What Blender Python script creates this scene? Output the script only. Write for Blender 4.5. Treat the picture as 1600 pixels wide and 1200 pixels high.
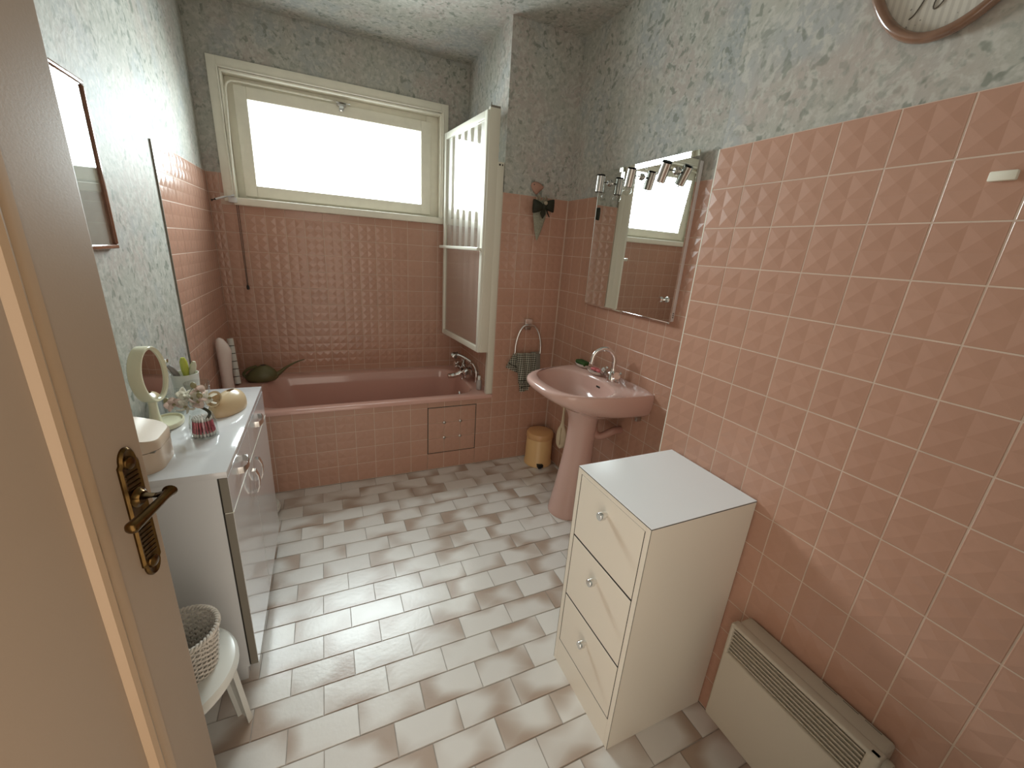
import bpy, bmesh, math, random
from mathutils import Vector, Matrix, noise
random.seed(7)
PI = math.pi
scene = bpy.context.scene
for o in list(bpy.data.objects):
    bpy.data.objects.remove(o)
C = scene.collection

# ------------------------------------------------------------------ camera, world, exposure
cam_data = bpy.data.cameras.new('camera')
cam_data.sensor_fit = 'HORIZONTAL'
cam_data.sensor_width = 36.0
cam_data.lens = 633.56 / 1600 * 36.0
cam_data.clip_start = 0.02
cam = bpy.data.objects.new('camera', cam_data)
C.objects.link(cam)
Rm = ((0.912598, 0.403464, 0.066192), (-0.403217, 0.861336, 0.309057), (0.067680, -0.308735, 0.948737))
cam.matrix_world = Matrix((
    (Rm[0][0], Rm[0][2], -Rm[0][1], 0.0),
    (Rm[1][0], Rm[1][2], -Rm[1][1], 0.0),
    (Rm[2][0], Rm[2][2], -Rm[2][1], 1.4311),
    (0, 0, 0, 1)))
scene.camera = cam

world = bpy.data.worlds.new('world')
scene.world = world
world.use_nodes = True
bg = world.node_tree.nodes['Background']
bg.inputs['Color'].default_value = (1.0, 0.88, 0.75, 1)
bg.inputs['Strength'].default_value = 1.72

WINDOW_STRENGTH = 3.0
WINDOW_COLOR = (0.87, 0.99, 1.0, 1)
# daylight coming through the frosted window pane
day = bpy.data.lights.new('window_daylight', 'AREA')
day.shape = 'RECTANGLE'; day.size = 1.012; day.size_y = 0.450
day.energy = 21.0; day.color = WINDOW_COLOR[:3]
day.spread = math.radians(121)
day_o = bpy.data.objects.new('window_daylight', day); C.objects.link(day_o)
day_o.location = (0.1595, 3.152, 1.938)
day_o.rotation_euler = (-PI / 2 + math.radians(7), 0, 0)
scene.view_settings.view_transform = 'Standard'
scene.view_settings.look = 'None'
scene.view_settings.gamma = 1.0
scene.view_settings.use_curve_mapping = False
scene.view_settings.exposure = 0.31

# ------------------------------------------------------------------ dimensions (metres)
T = 0.109416            # wall tile pitch
ZTOP = 1.759            # top of wall tiling
XL, XB, XR = -0.595, 1.0835, 1.425
YA, YK, YF = 2.403, 3.128, -0.03
XP = 0.980
ZC = 2.605
YB0 = 0.9944
RIM = 0.512

# ------------------------------------------------------------------ materials
def new_mat(name):
    m = bpy.data.materials.new(name)
    m.use_nodes = True
    nt = m.node_tree
    return m, nt, nt.nodes['Principled BSDF']

def P(name, col, rough=0.5, metal=0.0, spec=0.5, coat=0.0, trans=0.0, bump=0.0, bscale=200.0, var=0.0, vscale=20.0, ior=1.45):
    m, nt, b = new_mat(name)
    b.inputs['Base Color'].default_value = (*col, 1)
    b.inputs['Roughness'].default_value = rough
    b.inputs['Metallic'].default_value = metal
    b.inputs['Specular IOR Level'].default_value = spec
    b.inputs['Coat Weight'].default_value = coat
    b.inputs['Coat Roughness'].default_value = 0.06
    b.inputs['Transmission Weight'].default_value = trans
    b.inputs['IOR'].default_value = ior
    tc = nt.nodes.new('ShaderNodeTexCoord')
    if var > 0:
        n = nt.nodes.new('ShaderNodeTexNoise')
        n.inputs['Scale'].default_value = vscale
        n.inputs['Detail'].default_value = 4
        nt.links.new(tc.outputs['Object'], n.inputs['Vector'])
        mr = nt.nodes.new('ShaderNodeMapRange')
        mr.inputs['From Min'].default_value = 0.3
        mr.inputs['From Max'].default_value = 0.7
        mr.inputs['To Min'].default_value = 1 - var
        mr.inputs['To Max'].default_value = 1 + var
        nt.links.new(n.outputs['Fac'], mr.inputs['Value'])
        h = nt.nodes.new('ShaderNodeHueSaturation')
        h.inputs['Color'].default_value = (*col, 1)
        nt.links.new(mr.outputs['Result'], h.inputs['Value'])
        nt.links.new(h.outputs['Color'], b.inputs['Base Color'])
    if bump > 0:
        n2 = nt.nodes.new('ShaderNodeTexNoise')
        n2.inputs['Scale'].default_value = bscale
        n2.inputs['Detail'].default_value = 3
        nt.links.new(tc.outputs['Object'], n2.inputs['Vector'])
        bp = nt.nodes.new('ShaderNodeBump')
        bp.inputs['Strength'].default_value = bump
        bp.inputs['Distance'].default_value = 0.002
        nt.links.new(n2.outputs['Fac'], bp.inputs['Height'])
        nt.links.new(bp.outputs['Normal'], b.inputs['Normal'])
    return m

def N(nt, kind, **kw):
    n = nt.nodes.new(kind)
    for k, v in kw.items():
        if k in n.inputs:
            n.inputs[k].default_value = v
        else:
            setattr(n, k, v)
    return n

def mixc(nt, fac, a, b):
    m = nt.nodes.new('ShaderNodeMix')
    m.data_type = 'RGBA'
    for sock, v in ((m.inputs[0], fac), (m.inputs[6], a), (m.inputs[7], b)):
        if isinstance(v, bpy.types.NodeSocket):
            nt.links.new(v, sock)
        elif isinstance(v, (int, float)):
            sock.default_value = v
        else:
            sock.default_value = (*v, 1)
    return m.outputs[2]

def ramp(nt, src, lo, hi, tmin=0.0, tmax=1.0):
    mr = nt.nodes.new('ShaderNodeMapRange')
    mr.interpolation_type = 'SMOOTHSTEP'
    mr.inputs['From Min'].default_value = lo
    mr.inputs['From Max'].default_value = hi
    mr.inputs['To Min'].default_value = tmin
    mr.inputs['To Max'].default_value = tmax
    nt.links.new(src, mr.inputs['Value'])
    return mr.outputs['Result']

def wallpaper():
    m, nt, b = new_mat('wallpaper')
    tc = nt.nodes.new('ShaderNodeTexCoord')
    wob = N(nt, 'ShaderNodeTexNoise', Scale=9.0, Detail=2.0)
    nt.links.new(tc.outputs['Object'], wob.inputs['Vector'])
    va = nt.nodes.new('ShaderNodeVectorMath'); va.operation = 'MULTIPLY_ADD'
    nt.links.new(wob.outputs['Color'], va.inputs[0])
    va.inputs[1].default_value = (0.05, 0.05, 0.05)
    nt.links.new(tc.outputs['Object'], va.inputs[2])
    mp = nt.nodes.new('ShaderNodeMapping')
    mp.inputs['Rotation'].default_value = (0.5, 0.4, 0.6)
    mp.inputs['Scale'].default_value = (1.0, 1.0, 0.9)
    nt.links.new(va.outputs[0], mp.inputs['Vector'])
    def nz(scale, detail=2.0, rough=0.5, off=0.0):
        n = N(nt, 'ShaderNodeTexNoise', Scale=scale, Detail=detail, Roughness=rough)
        v2 = nt.nodes.new('ShaderNodeVectorMath'); v2.operation = 'ADD'
        v2.inputs[1].default_value = (off, off * 1.7, off * 0.6)
        nt.links.new(mp.outputs['Vector'], v2.inputs[0])
        nt.links.new(v2.outputs[0], n.inputs['Vector'])
        return n.outputs['Fac']
    c = mixc(nt, ramp(nt, nz(4.0), 0.40, 0.62), WP_BASE, WP_PINK)
    c = mixc(nt, ramp(nt, nz(5.0, off=3.1), 0.48, 0.66, 0, 0.8), c, WP_GREY)
    c = mixc(nt, ramp(nt, nz(42.0, 3.0, 0.6, 5.0), 0.47, 0.62, 0, 0.8), c, WP_LIGHT)
    c = mixc(nt, ramp(nt, nz(55.0, 3.0, 0.55, 9.0), 0.52, 0.68, 0, 0.7), c, WP_MID)
    # darker green leaf dabs, clustered
    cl = ramp(nt, nz(4.0, 2.0, 0.5, 13.0), 0.34, 0.60, 0.25, 1.0)
    dab = ramp(nt, nz(34.0, 2.0, 0.5, 17.0), 0.57, 0.66)
    mu = nt.nodes.new('ShaderNodeMath'); mu.operation = 'MULTIPLY'
    nt.links.new(cl, mu.inputs[0]); nt.links.new(dab, mu.inputs[1])
    mu2 = nt.nodes.new('ShaderNodeMath'); mu2.operation = 'MULTIPLY'
    nt.links.new(mu.outputs[0], mu2.inputs[0]); mu2.inputs[1].default_value = 0.7
    c = mixc(nt, mu2.outputs[0], c, WP_LEAF)
    nt.links.new(c, b.inputs['Base Color'])
    b.inputs['Roughness'].default_value = 0.55
    b.inputs['Specular IOR Level'].default_value = 0.08
    bp = nt.nodes.new('ShaderNodeBump')
    bp.inputs['Strength'].default_value = 0.35
    bp.inputs['Distance'].default_value = 0.003
    nt.links.new(nz(60.0, 4.0), bp.inputs['Height'])
    nt.links.new(bp.outputs['Normal'], b.inputs['Normal'])
    return m

WP_BASE = (0.441, 0.432, 0.380); WP_PINK = (0.460, 0.408, 0.366); WP_GREY = (0.399, 0.412, 0.403)
WP_LIGHT = (0.539, 0.521, 0.469); WP_MID = (0.329, 0.333, 0.293); WP_LEAF = (0.192, 0.213, 0.174)
M = {}
M['wallpaper'] = wallpaper()

def tile_mat():
    m, nt, b = new_mat('pink_glazed_tile')
    oi = nt.nodes.new('ShaderNodeObjectInfo')
    tc = nt.nodes.new('ShaderNodeTexCoord')
    n = N(nt, 'ShaderNodeTexNoise', Scale=60.0, Detail=3.0)
    nt.links.new(tc.outputs['Object'], n.inputs['Vector'])
    c = mixc(nt, oi.outputs['Random'], TILE_A, TILE_B)
    c = mixc(nt, ramp(nt, n.outputs['Fac'], 0.35, 0.7, 0, 0.25), c, TILE_C)
    nt.links.new(c, b.inputs['Base Color'])
    b.inputs['Roughness'].default_value = 0.22
    b.inputs['Specular IOR Level'].default_value = 0.5
    bp = nt.nodes.new('ShaderNodeBump')
    bp.inputs['Strength'].default_value = 0.08
    bp.inputs['Distance'].default_value = 0.001
    n2 = N(nt, 'ShaderNodeTexNoise', Scale=120.0, Detail=2.0)
    nt.links.new(tc.outputs['Object'], n2.inputs['Vector'])
    nt.links.new(n2.outputs['Fac'], bp.inputs['Height'])
    nt.links.new(bp.outputs['Normal'], b.inputs['Normal'])
    return m
TILE_A = (0.480, 0.270, 0.194); TILE_B = (0.512, 0.292, 0.211); TILE_C = (0.453, 0.257, 0.182)
M['tile'] = tile_mat()
M['grout'] = P('wall_grout', (0.62, 0.47, 0.375), 0.7, var=0.08, vscale=15)

def floor_mat():
    m, nt, b = new_mat('floor_stoneware')
    tc = nt.nodes.new('ShaderNodeTexCoord')
    oi = nt.nodes.new('ShaderNodeObjectInfo')
    mu = nt.nodes.new('ShaderNodeMath'); mu.operation = 'MULTIPLY'
    nt.links.new(oi.outputs['Random'], mu.inputs[0]); mu.inputs[1].default_value = 53.0
    co = nt.nodes.new('ShaderNodeCombineXYZ')
    nt.links.new(mu.outputs[0], co.inputs[2])
    ad = nt.nodes.new('ShaderNodeVectorMath'); ad.operation = 'ADD'
    nt.links.new(tc.outputs['Object'], ad.inputs[0]); nt.links.new(co.outputs[0], ad.inputs[1])
    n = N(nt, 'ShaderNodeTexNoise', Scale=6.5, Detail=0.5)
    nt.links.new(ad.outputs[0], n.inputs['Vector'])
    # brown bloom favours the tile rims
    sx = nt.nodes.new('ShaderNodeSeparateXYZ'); nt.links.new(tc.outputs['Object'], sx.inputs[0])
    def absd(sock, half):
        a = nt.nodes.new('ShaderNodeMath'); a.operation = 'ABSOLUTE'; nt.links.new(sock, a.inputs[0])
        d = nt.nodes.new('ShaderNodeMath'); d.operation = 'DIVIDE'; nt.links.new(a.outputs[0], d.inputs[0]); d.inputs[1].default_value = half
        return d.outputs[0]
    mx = nt.nodes.new('ShaderNodeMath'); mx.operation = 'MAXIMUM'
    nt.links.new(absd(sx.outputs[0], 0.1), mx.inputs[0]); nt.links.new(absd(sx.outputs[1], 0.05), mx.inputs[1])
    e = ramp(nt, mx.outputs[0], 0.0, 1.0, -0.09, 0.07)
    sm = nt.nodes.new('ShaderNodeMath'); sm.operation = 'ADD'
    nt.links.new(n.outputs['Fac'], sm.inputs[0]); nt.links.new(e, sm.inputs[1])
    f = ramp(nt, sm.outputs[0], 0.41, 0.78, 0, 0.95)
    base = mixc(nt, oi.outputs['Random'], (0.70, 0.67, 0.63), (0.76, 0.73, 0.685))
    c = mixc(nt, f, base, (0.41, 0.305, 0.235))
    nt.links.new(c, b.inputs['Base Color'])
    b.inputs['Roughness'].default_value = 0.27
    b.inputs['Specular IOR Level'].default_value = 0.65
    n2 = N(nt, 'ShaderNodeTexNoise', Scale=75.0, Detail=3.0)
    nt.links.new(ad.outputs[0], n2.inputs['Vector'])
    bp = nt.nodes.new('ShaderNodeBump')
    bp.inputs['Strength'].default_value = 0.22
    bp.inputs['Distance'].default_value = 0.0015
    nt.links.new(n2.outputs['Fac'], bp.inputs['Height'])
    nt.links.new(bp.outputs['Normal'], b.inputs['Normal'])
    return m
M['floor'] = floor_mat()
M['floor_grout'] = P('floor_grout', (0.33, 0.29, 0.25), 0.8, var=0.2, vscale=30)
M['cream'] = P('cream_paint', (0.83, 0.79, 0.67), 0.38, var=0.03)
M['door'] = P('door_paint', (0.36, 0.265, 0.185), 0.45, bump=0.05, bscale=300)
M['bead'] = P('door_bead_tan', (0.43, 0.295, 0.18), 0.42)  # tan tone, lighter and more orange than the door leaf
M['ceramic'] = P('pink_ceramic', (0.62, 0.36, 0.30), 0.13, coat=0.4)
M['sinkceramic'] = P('pink_sanitary_ware', (0.64, 0.42, 0.365), 0.14, coat=0.4)
M['white'] = P('white_laminate', (0.72, 0.72, 0.72), 0.22)
M['gloss'] = P('white_lacquer', (0.70, 0.695, 0.70), 0.09, coat=0.5)
M['chest'] = P('cream_laminate', (0.86, 0.785, 0.67), 0.33)
M['chesttop'] = P('white_melamine', (0.90, 0.91, 0.92), 0.2)
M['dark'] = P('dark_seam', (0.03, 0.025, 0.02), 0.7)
M['edge'] = P('panel_edge', (0.22, 0.195, 0.155), 0.5)
M['chrome'] = P('chrome', (0.78, 0.77, 0.75), 0.07, 1.0)
M['brushed'] = P('brushed_steel', (0.50, 0.48, 0.45), 0.28, 1.0)
M['mirror'] = P('mirror_silver', (0.80, 0.82, 0.80), 0.012, 1.0)
M['black'] = P('black_plastic', (0.012, 0.012, 0.012), 0.4)
M['brass'] = P('aged_brass', (0.115, 0.066, 0.022), 0.27, 1.0, var=0.25, vscale=60)
M['convector'] = P('convector_enamel', (0.53, 0.47, 0.385), 0.45, bump=0.05, bscale=500)
M['slot'] = P('slot_shadow', (0.13, 0.11, 0.09), 0.7)
M['plastic'] = P('white_plastic', (0.73, 0.73, 0.68), 0.22)
M['ivory'] = P('ivory_plastic', (0.74, 0.71, 0.52), 0.2)
M['tan'] = P('tan_plastic', (0.66, 0.50, 0.31), 0.24)
M['box'] = P('beige_box_plastic', (0.62, 0.49, 0.37), 0.3)
M['bin'] = P('caramel_bin_enamel', (0.78, 0.51, 0.24), 0.28)
M['binlid'] = P('caramel_bin_lid', (0.68, 0.39, 0.18), 0.28)
M['glass'] = P('clear_glass', (0.97, 0.99, 0.98), 0.02, trans=1.0, ior=1.45)
M['thin'] = None
M['olive'] = P('olive_plastic', (0.135, 0.125, 0.055), 0.38)
M['wood'] = P('varnished_wood', (0.24, 0.105, 0.06), 0.18, coat=0.6, var=0.15, vscale=40)
M['ovalwood'] = P('light_brown_wood', (0.23, 0.125, 0.08), 0.16, coat=0.7, var=0.12, vscale=30)
M['print'] = P('pale_print', (0.62, 0.58, 0.52), 0.6, var=0.06)
M['wicker'] = P('white_wicker', (0.70, 0.65, 0.58), 0.6, var=0.12, vscale=80)
M['towelgrey'] = P('grey_towelling', (0.46, 0.455, 0.39), 0.95, bump=0.5, bscale=500)
M['bow'] = P('dark_ribbon', (0.022, 0.022, 0.012), 0.75)
M['conefabric'] = P('sage_fabric', (0.30, 0.29, 0.22), 0.95, var=0.18, vscale=120, bump=0.3, bscale=400)
M['fish'] = P('terracotta_fish', (0.42, 0.23, 0.17), 0.6)
M['dried'] = P('dried_flowers', (0.40, 0.33, 0.24), 0.9)
M['green'] = P('green_sponge', (0.035, 0.085, 0.018), 0.9, bump=0.6, bscale=300)
M['soap'] = P('pink_soap', (0.62, 0.16, 0.17), 0.35)
M['dish'] = P('white_porcelain', (0.72, 0.66, 0.60), 0.2)
M['brush'] = P('cream_plastic', (0.63, 0.52, 0.36), 0.4)
M['pvc'] = P('pink_painted_pipe', (0.48, 0.27, 0.22), 0.35)
M['petal'] = P('pale_petal', (0.90, 0.76, 0.69), 0.55, var=0.08, vscale=60)
M['petalw'] = P('cream_petal', (0.92, 0.88, 0.78), 0.55)
M['stem'] = P('dark_stem', (0.03, 0.035, 0.02), 0.5)
M['bud'] = P('olive_bud', (0.30, 0.27, 0.14), 0.5)
M['pinkstick'] = P('pink_swab_stick', (0.90, 0.20, 0.27), 0.4)
M['cotton'] = P('white_cotton', (0.80, 0.77, 0.73), 0.95)
M['lime'] = P('lime_brush', (0.50, 0.53, 0.09), 0.3)
M['greyb'] = P('grey_brush', (0.26, 0.24, 0.23), 0.35)
M['paleb'] = P('pale_brush', (0.62, 0.60, 0.46), 0.35)
M['sponge'] = P('pinkish_white_padding', (0.82, 0.70, 0.64), 0.8, bump=0.2, bscale=100)
M['rope'] = P('dark_cord', (0.05, 0.04, 0.035), 0.8)
M['script'] = P('brown_ink', (0.09, 0.07, 0.05), 0.7)
M['pvcprofile'] = P('ivory_profile', (0.70, 0.66, 0.55), 0.35)
M['screenwhite'] = P('white_frame', (0.78, 0.76, 0.66), 0.28)
M['label'] = P('bottle_label', (0.42, 0.38, 0.36), 0.4)

def thin_glass(name, tint, refl=1.0, rough=0.01):
    m, nt, b = new_mat(name)
    nt.nodes.remove(b)
    out = nt.nodes['Material Output']
    tr = N(nt, 'ShaderNodeBsdfTransparent'); tr.inputs[0].default_value = (*tint, 1)
    gl = N(nt, 'ShaderNodeBsdfGlossy', Roughness=rough)
    lw = nt.nodes.new('ShaderNodeLayerWeight'); lw.inputs[0].default_value = 0.5
    pw_ = nt.nodes.new('ShaderNodeMath'); pw_.operation = 'POWER'
    nt.links.new(lw.outputs['Facing'], pw_.inputs[0]); pw_.inputs[1].default_value = 4.0
    mu = nt.nodes.new('ShaderNodeMath'); mu.operation = 'MULTIPLY_ADD'; mu.use_clamp = True
    nt.links.new(pw_.outputs[0], mu.inputs[0]); mu.inputs[1].default_value = 0.8 * refl; mu.inputs[2].default_value = 0.045
    mx = nt.nodes.new('ShaderNodeMixShader')
    nt.links.new(mu.outputs[0], mx.inputs[0]); nt.links.new(tr.outputs[0], mx.inputs[1]); nt.links.new(gl.outputs[0], mx.inputs[2])
    nt.links.new(mx.outputs[0], out.inputs['Surface'])
    return m
M['thin'] = thin_glass('thin_clear', (0.95, 0.96, 0.95), 1.0)
M['pictureglass'] = thin_glass('picture_glass', (0.93, 0.94, 0.93), 1.3)

def screen_mat(name='striped_acrylic', hz0=0.30, hz1=0.36, rg0=0.05, rg1=0.30, col=(0.70, 0.66, 0.58)):
    # satin acrylic printed with upright white stripes
    m, nt, b = new_mat(name)
    nt.nodes.remove(b)
    out = nt.nodes['Material Output']
    tc = nt.nodes.new('ShaderNodeTexCoord')
    sx = nt.nodes.new('ShaderNodeSeparateXYZ'); nt.links.new(tc.outputs['Object'], sx.inputs[0])
    a = nt.nodes.new('ShaderNodeMath'); a.operation = 'MULTIPLY'; nt.links.new(sx.outputs[1], a.inputs[0]); a.inputs[1].default_value = 2 * PI / 0.098
    s = nt.nodes.new('ShaderNodeMath'); s.operation = 'SINE'; nt.links.new(a.outputs[0], s.inputs[0])
    st = ramp(nt, s.outputs[0], -0.15, 0.15, 0.0, 1.0)
    tr = N(nt, 'ShaderNodeBsdfTransparent'); tr.inputs[0].default_value = (0.86, 0.84, 0.80, 1)
    df = N(nt, 'ShaderNodeBsdfDiffuse'); df.inputs[0].default_value = (*col, 1)
    mx = nt.nodes.new('ShaderNodeMixShader')
    hz = ramp(nt, s.outputs[0], -0.15, 0.15, hz0, hz1)
    nt.links.new(hz, mx.inputs[0]); nt.links.new(tr.outputs[0], mx.inputs[1]); nt.links.new(df.outputs[0], mx.inputs[2])
    gl = N(nt, 'ShaderNodeBsdfGlossy')
    nt.links.new(ramp(nt, s.outputs[0], -0.15, 0.15, rg0, rg1), gl.inputs['Roughness'])
    gl.inputs['Color'].default_value = (0.85, 0.84, 0.80, 1)
    fr = N(nt, 'ShaderNodeLayerWeight'); fr.inputs[0].default_value = 0.30
    m2 = nt.nodes.new('ShaderNodeMixShader')
    nt.links.new(fr.outputs['Facing'], m2.inputs[0]); nt.links.new(mx.outputs[0], m2.inputs[1]); nt.links.new(gl.outputs[0], m2.inputs[2])
    nt.links.new(m2.outputs[0], out.inputs['Surface'])
    return m
M['screen'] = screen_mat()
M['screenplain'] = screen_mat('frosted_acrylic', 0.30, 0.34, 0.16, 0.20, (0.78, 0.60, 0.52))  # pink haze colour imitates tiles reflected in and seen through the sheet

def towel_mat():
    m, nt, b = new_mat('checked_towelling')
    tc = nt.nodes.new('ShaderNodeTexCoord')
    mp = nt.nodes.new('ShaderNodeMapping')
    mp.inputs['Rotation'].default_value = (0, 0.75, 0)
    nt.links.new(tc.outputs['Object'], mp.inputs['Vector'])
    ck = N(nt, 'ShaderNodeTexChecker', Scale=95.0)
    ck.inputs['Color1'].default_value = (0.70, 0.68, 0.57, 1)
    ck.inputs['Color2'].default_value = (0.16, 0.16, 0.13, 1)
    sc = nt.nodes.new('ShaderNodeVectorMath'); sc.operation = 'MULTIPLY'
    sc.inputs[1].default_value = (1, 0, 1)
    nt.links.new(mp.outputs[0], sc.inputs[0]); nt.links.new(sc.outputs[0], ck.inputs['Vector'])
    nt.links.new(ck.outputs['Color'], b.inputs['Base Color'])
    b.inputs['Roughness'].default_value = 0.95
    b.inputs['Specular IOR Level'].default_value = 0.1
    return m
M['towel'] = towel_mat()

def stripe_print():
    m, nt, b = new_mat('pinstripe_print')
    tc = nt.nodes.new('ShaderNodeTexCoord')
    sx = nt.nodes.new('ShaderNodeSeparateXYZ'); nt.links.new(tc.outputs['Object'], sx.inputs[0])
    a = nt.nodes.new('ShaderNodeMath'); a.operation = 'MULTIPLY'; nt.links.new(sx.outputs[1], a.inputs[0]); a.inputs[1].default_value = 2 * PI / 0.0125
    s = nt.nodes.new('ShaderNodeMath'); s.operation = 'SINE'; nt.links.new(a.outputs[0], s.inputs[0])
    n = N(nt, 'ShaderNodeTexNoise', Scale=90.0, Detail=2.0); nt.links.new(tc.outputs['Object'], n.inputs['Vector'])
    c = mixc(nt, ramp(nt, s.outputs[0], -0.2, 0.6, 0, 0.6), (0.60, 0.56, 0.49), (0.44, 0.40, 0.35))
    c = mixc(nt, ramp(nt, n.outputs['Fac'], 0.68, 0.72, 0, 0.8), c, (0.16, 0.14, 0.12))
    nt.links.new(c, b.inputs['Base Color'])
    b.inputs['Roughness'].default_value = 0.35
    return m
M['pinstripe'] = stripe_print()

def pane_mat():
    m, nt, b = new_mat('frosted_daylight_pane')
    b.inputs['Base Color'].default_value = (0.8, 0.82, 0.82, 1)
    b.inputs['Roughness'].default_value = 0.5
    b.inputs['Emission Color'].default_value = WINDOW_COLOR
    b.inputs['Emission Strength'].default_value = WINDOW_STRENGTH
    return m
M['pane'] = pane_mat()

# ------------------------------------------------------------------ mesh helpers
def link(name, me, mat, parent=None):
    o = bpy.data.objects.new(name, me)
    C.objects.link(o)
    if mat is not None and len(me.materials) == 0:
        me.materials.append(M[mat] if isinstance(mat, str) else mat)
    if parent is not None:
        o.parent = parent
        o.matrix_parent_inverse = world_of(parent).inverted()
    return o

def world_of(o):
    m = o.matrix_basis.copy()
    if o.parent is not None:
        m = world_of(o.parent) @ o.matrix_parent_inverse @ m
    return m

def bm_obj(name, bm, mat, parent=None, smooth=False, angle=None):
    bmesh.ops.recalc_face_normals(bm, faces=bm.faces)
    me = bpy.data.meshes.new(name)
    bm.to_mesh(me); bm.free()
    if smooth:
        for p in me.polygons:
            p.use_smooth = True
        if angle:
            me.set_sharp_from_angle(angle=math.radians(angle))
    return link(name, me, mat, parent)

def add_box(bm, lo, hi, bev=0.0, seg=2, rot=None, about=None):
    r = bmesh.ops.create_cube(bm, size=1.0)
    vs = r['verts']
    c = [(a + b) / 2 for a, b in zip(lo, hi)]
    s = [abs(b - a) for a, b in zip(lo, hi)]
    for v in vs:
        v.co = Vector((c[0] + v.co.x * s[0], c[1] + v.co.y * s[1], c[2] + v.co.z * s[2]))
    if bev > 0:
        es = set(e for v in vs for e in v.link_edges)
        bv = bmesh.ops.bevel(bm, geom=list(es), offset=min(bev, min(s) * 0.49), segments=seg, profile=0.5, affect='EDGES')
        vs = list(set(v for f in bv['faces'] for v in f.verts) | set(v for v in vs if v.is_valid))
    if rot is not None:
        ab = Vector(about if about is not None else c)
        vs2 = set()
        for v in vs:
            if v.is_valid:
                vs2.add(v)
        for v in vs2:
            v.co = ab + rot @ (v.co - ab)
    return vs

def box(name, lo, hi, mat, parent=None, bev=0.0, seg=2, rot=None, about=None):
    bm = bmesh.new()
    add_box(bm, lo, hi, bev, seg, rot, about)
    return bm_obj(name, bm, mat, parent, smooth=bev > 0, angle=35)

def add_rings(bm, rings, closed=True, cap0=True, cap1=True):
    """rings: list of equal-length lists of points"""
    vr = [[bm.verts.new(p) for p in r] for r in rings]
    n = len(vr[0])
    for a, b in zip(vr[:-1], vr[1:]):
        for i in range(n if closed else n - 1):
            j = (i + 1) % n
            bm.faces.new((a[i], a[j], b[j], b[i]))
    if cap0 and closed:
        bm.faces.new(list(reversed(vr[0])))
    if cap1 and closed:
        bm.faces.new(vr[-1])
    return vr

def circ(c, r, n=24, ax='z', ry=None, ph=0.0):
    ry = r if ry is None else ry
    out = []
    for i in range(n):
        a = 2 * PI * i / n + ph
        u, v = r * math.cos(a), ry * math.sin(a)
        if ax == 'z': out.append((c[0] + u, c[1] + v, c[2]))
        elif ax == 'x': out.append((c[0], c[1] + u, c[2] + v))
        else: out.append((c[0] + u, c[1], c[2] + v))
    return out

def lathe(name, c, prof, mat, parent=None, n=32, ax='z', angle=40, cap=(True, True), sx=1.0, sy=1.0):
    """prof: list of (r, h) from c along ax"""
    bm = bmesh.new()
    rings = []
    for r, h in prof:
        cc = list(c)
        cc['xyz'.index(ax)] += h
        rings.append(circ(cc, max(r, 1e-5) * sx, n, ax, max(r, 1e-5) * sy))
    add_rings(bm, rings, True, *cap)
    return bm_obj(name, bm, mat, parent, True, angle)

def frame_for(d, up=Vector((0, 0, 1))):
    d = Vector(d).normalized()
    if abs(d.dot(up)) > 0.98:
        up = Vector((0, 1, 0))
    a = d.cross(up).normalized()
    return a, a.cross(d).normalized()

def add_tube(bm, pts, r, n=10, caps=True):
    pts = [Vector(p) for p in pts]
    rs = r if isinstance(r, (list, tuple)) else [r] * len(pts)
    rings = []
    a = None
    for i, p in enumerate(pts):
        d = (pts[min(i + 1, len(pts) - 1)] - pts[max(i - 1, 0)]).normalized()
        if a is None:
            a, b = frame_for(d)
        else:
            a = (a - d * a.dot(d)).normalized()
            b = d.cross(a)
        rings.append([p + (a * math.cos(2 * PI * k / n) + b * math.sin(2 * PI * k / n)) * rs[i] for k in range(n)])
    add_rings(bm, rings, True, caps, caps)

def tube(name, pts, r, mat, parent=None, n=10, angle=50):
    bm = bmesh.new()
    add_tube(bm, pts, r, n)
    return bm_obj(name, bm, mat, parent, True, angle)

def spline(pts, k=8):
    """Catmull-Rom through pts"""
    pts = [Vector(p) for p in pts]
    ext = [pts[0] * 2 - pts[1]] + pts + [pts[-1] * 2 - pts[-2]]
    out = []
    for i in range(1, len(ext) - 2):
        p0, p1, p2, p3 = ext[i - 1:i + 3]
        for s in range(k):
            t = s / k
            out.append(0.5 * ((2 * p1) + (p2 - p0) * t + (2 * p0 - 5 * p1 + 4 * p2 - p3) * t * t + (3 * p1 - p0 - 3 * p2 + p3) * t ** 3))
    out.append(pts[-1])
    return out

def sphere(name, c, r, mat, parent=None, sc=(1, 1, 1), n=20, rot=None):
    bm = bmesh.new()
    bmesh.ops.create_uvsphere(bm, u_segments=n, v_segments=max(8, n // 2), radius=r)
    for v in bm.verts:
        p = Vector((v.co.x * sc[0], v.co.y * sc[1], v.co.z * sc[2]))
        if rot is not None: p = rot @ p
        v.co = p + Vector(c)
    return bm_obj(name, bm, mat, parent, True)

def thing(name, loc, label, cat, group=None):
    e = bpy.data.objects.new(name, None)
    C.objects.link(e)
    e.location = loc
    e.empty_display_size = 0.05
    tag(e, label, cat, group)
    return e

def tag(o, label, cat, group=None):
    o['label'] = label
    o['category'] = cat
    if group: o['group'] = group
    return o

def struct(o, label=None):
    o['kind'] = 'structure'
    if label: o['label'] = label
    return o

def multibox(name, boxes, mat):
    bm = bmesh.new()
    for lo, hi in boxes:
        add_box(bm, lo, hi)
    return bm_obj(name, bm, mat)

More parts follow.
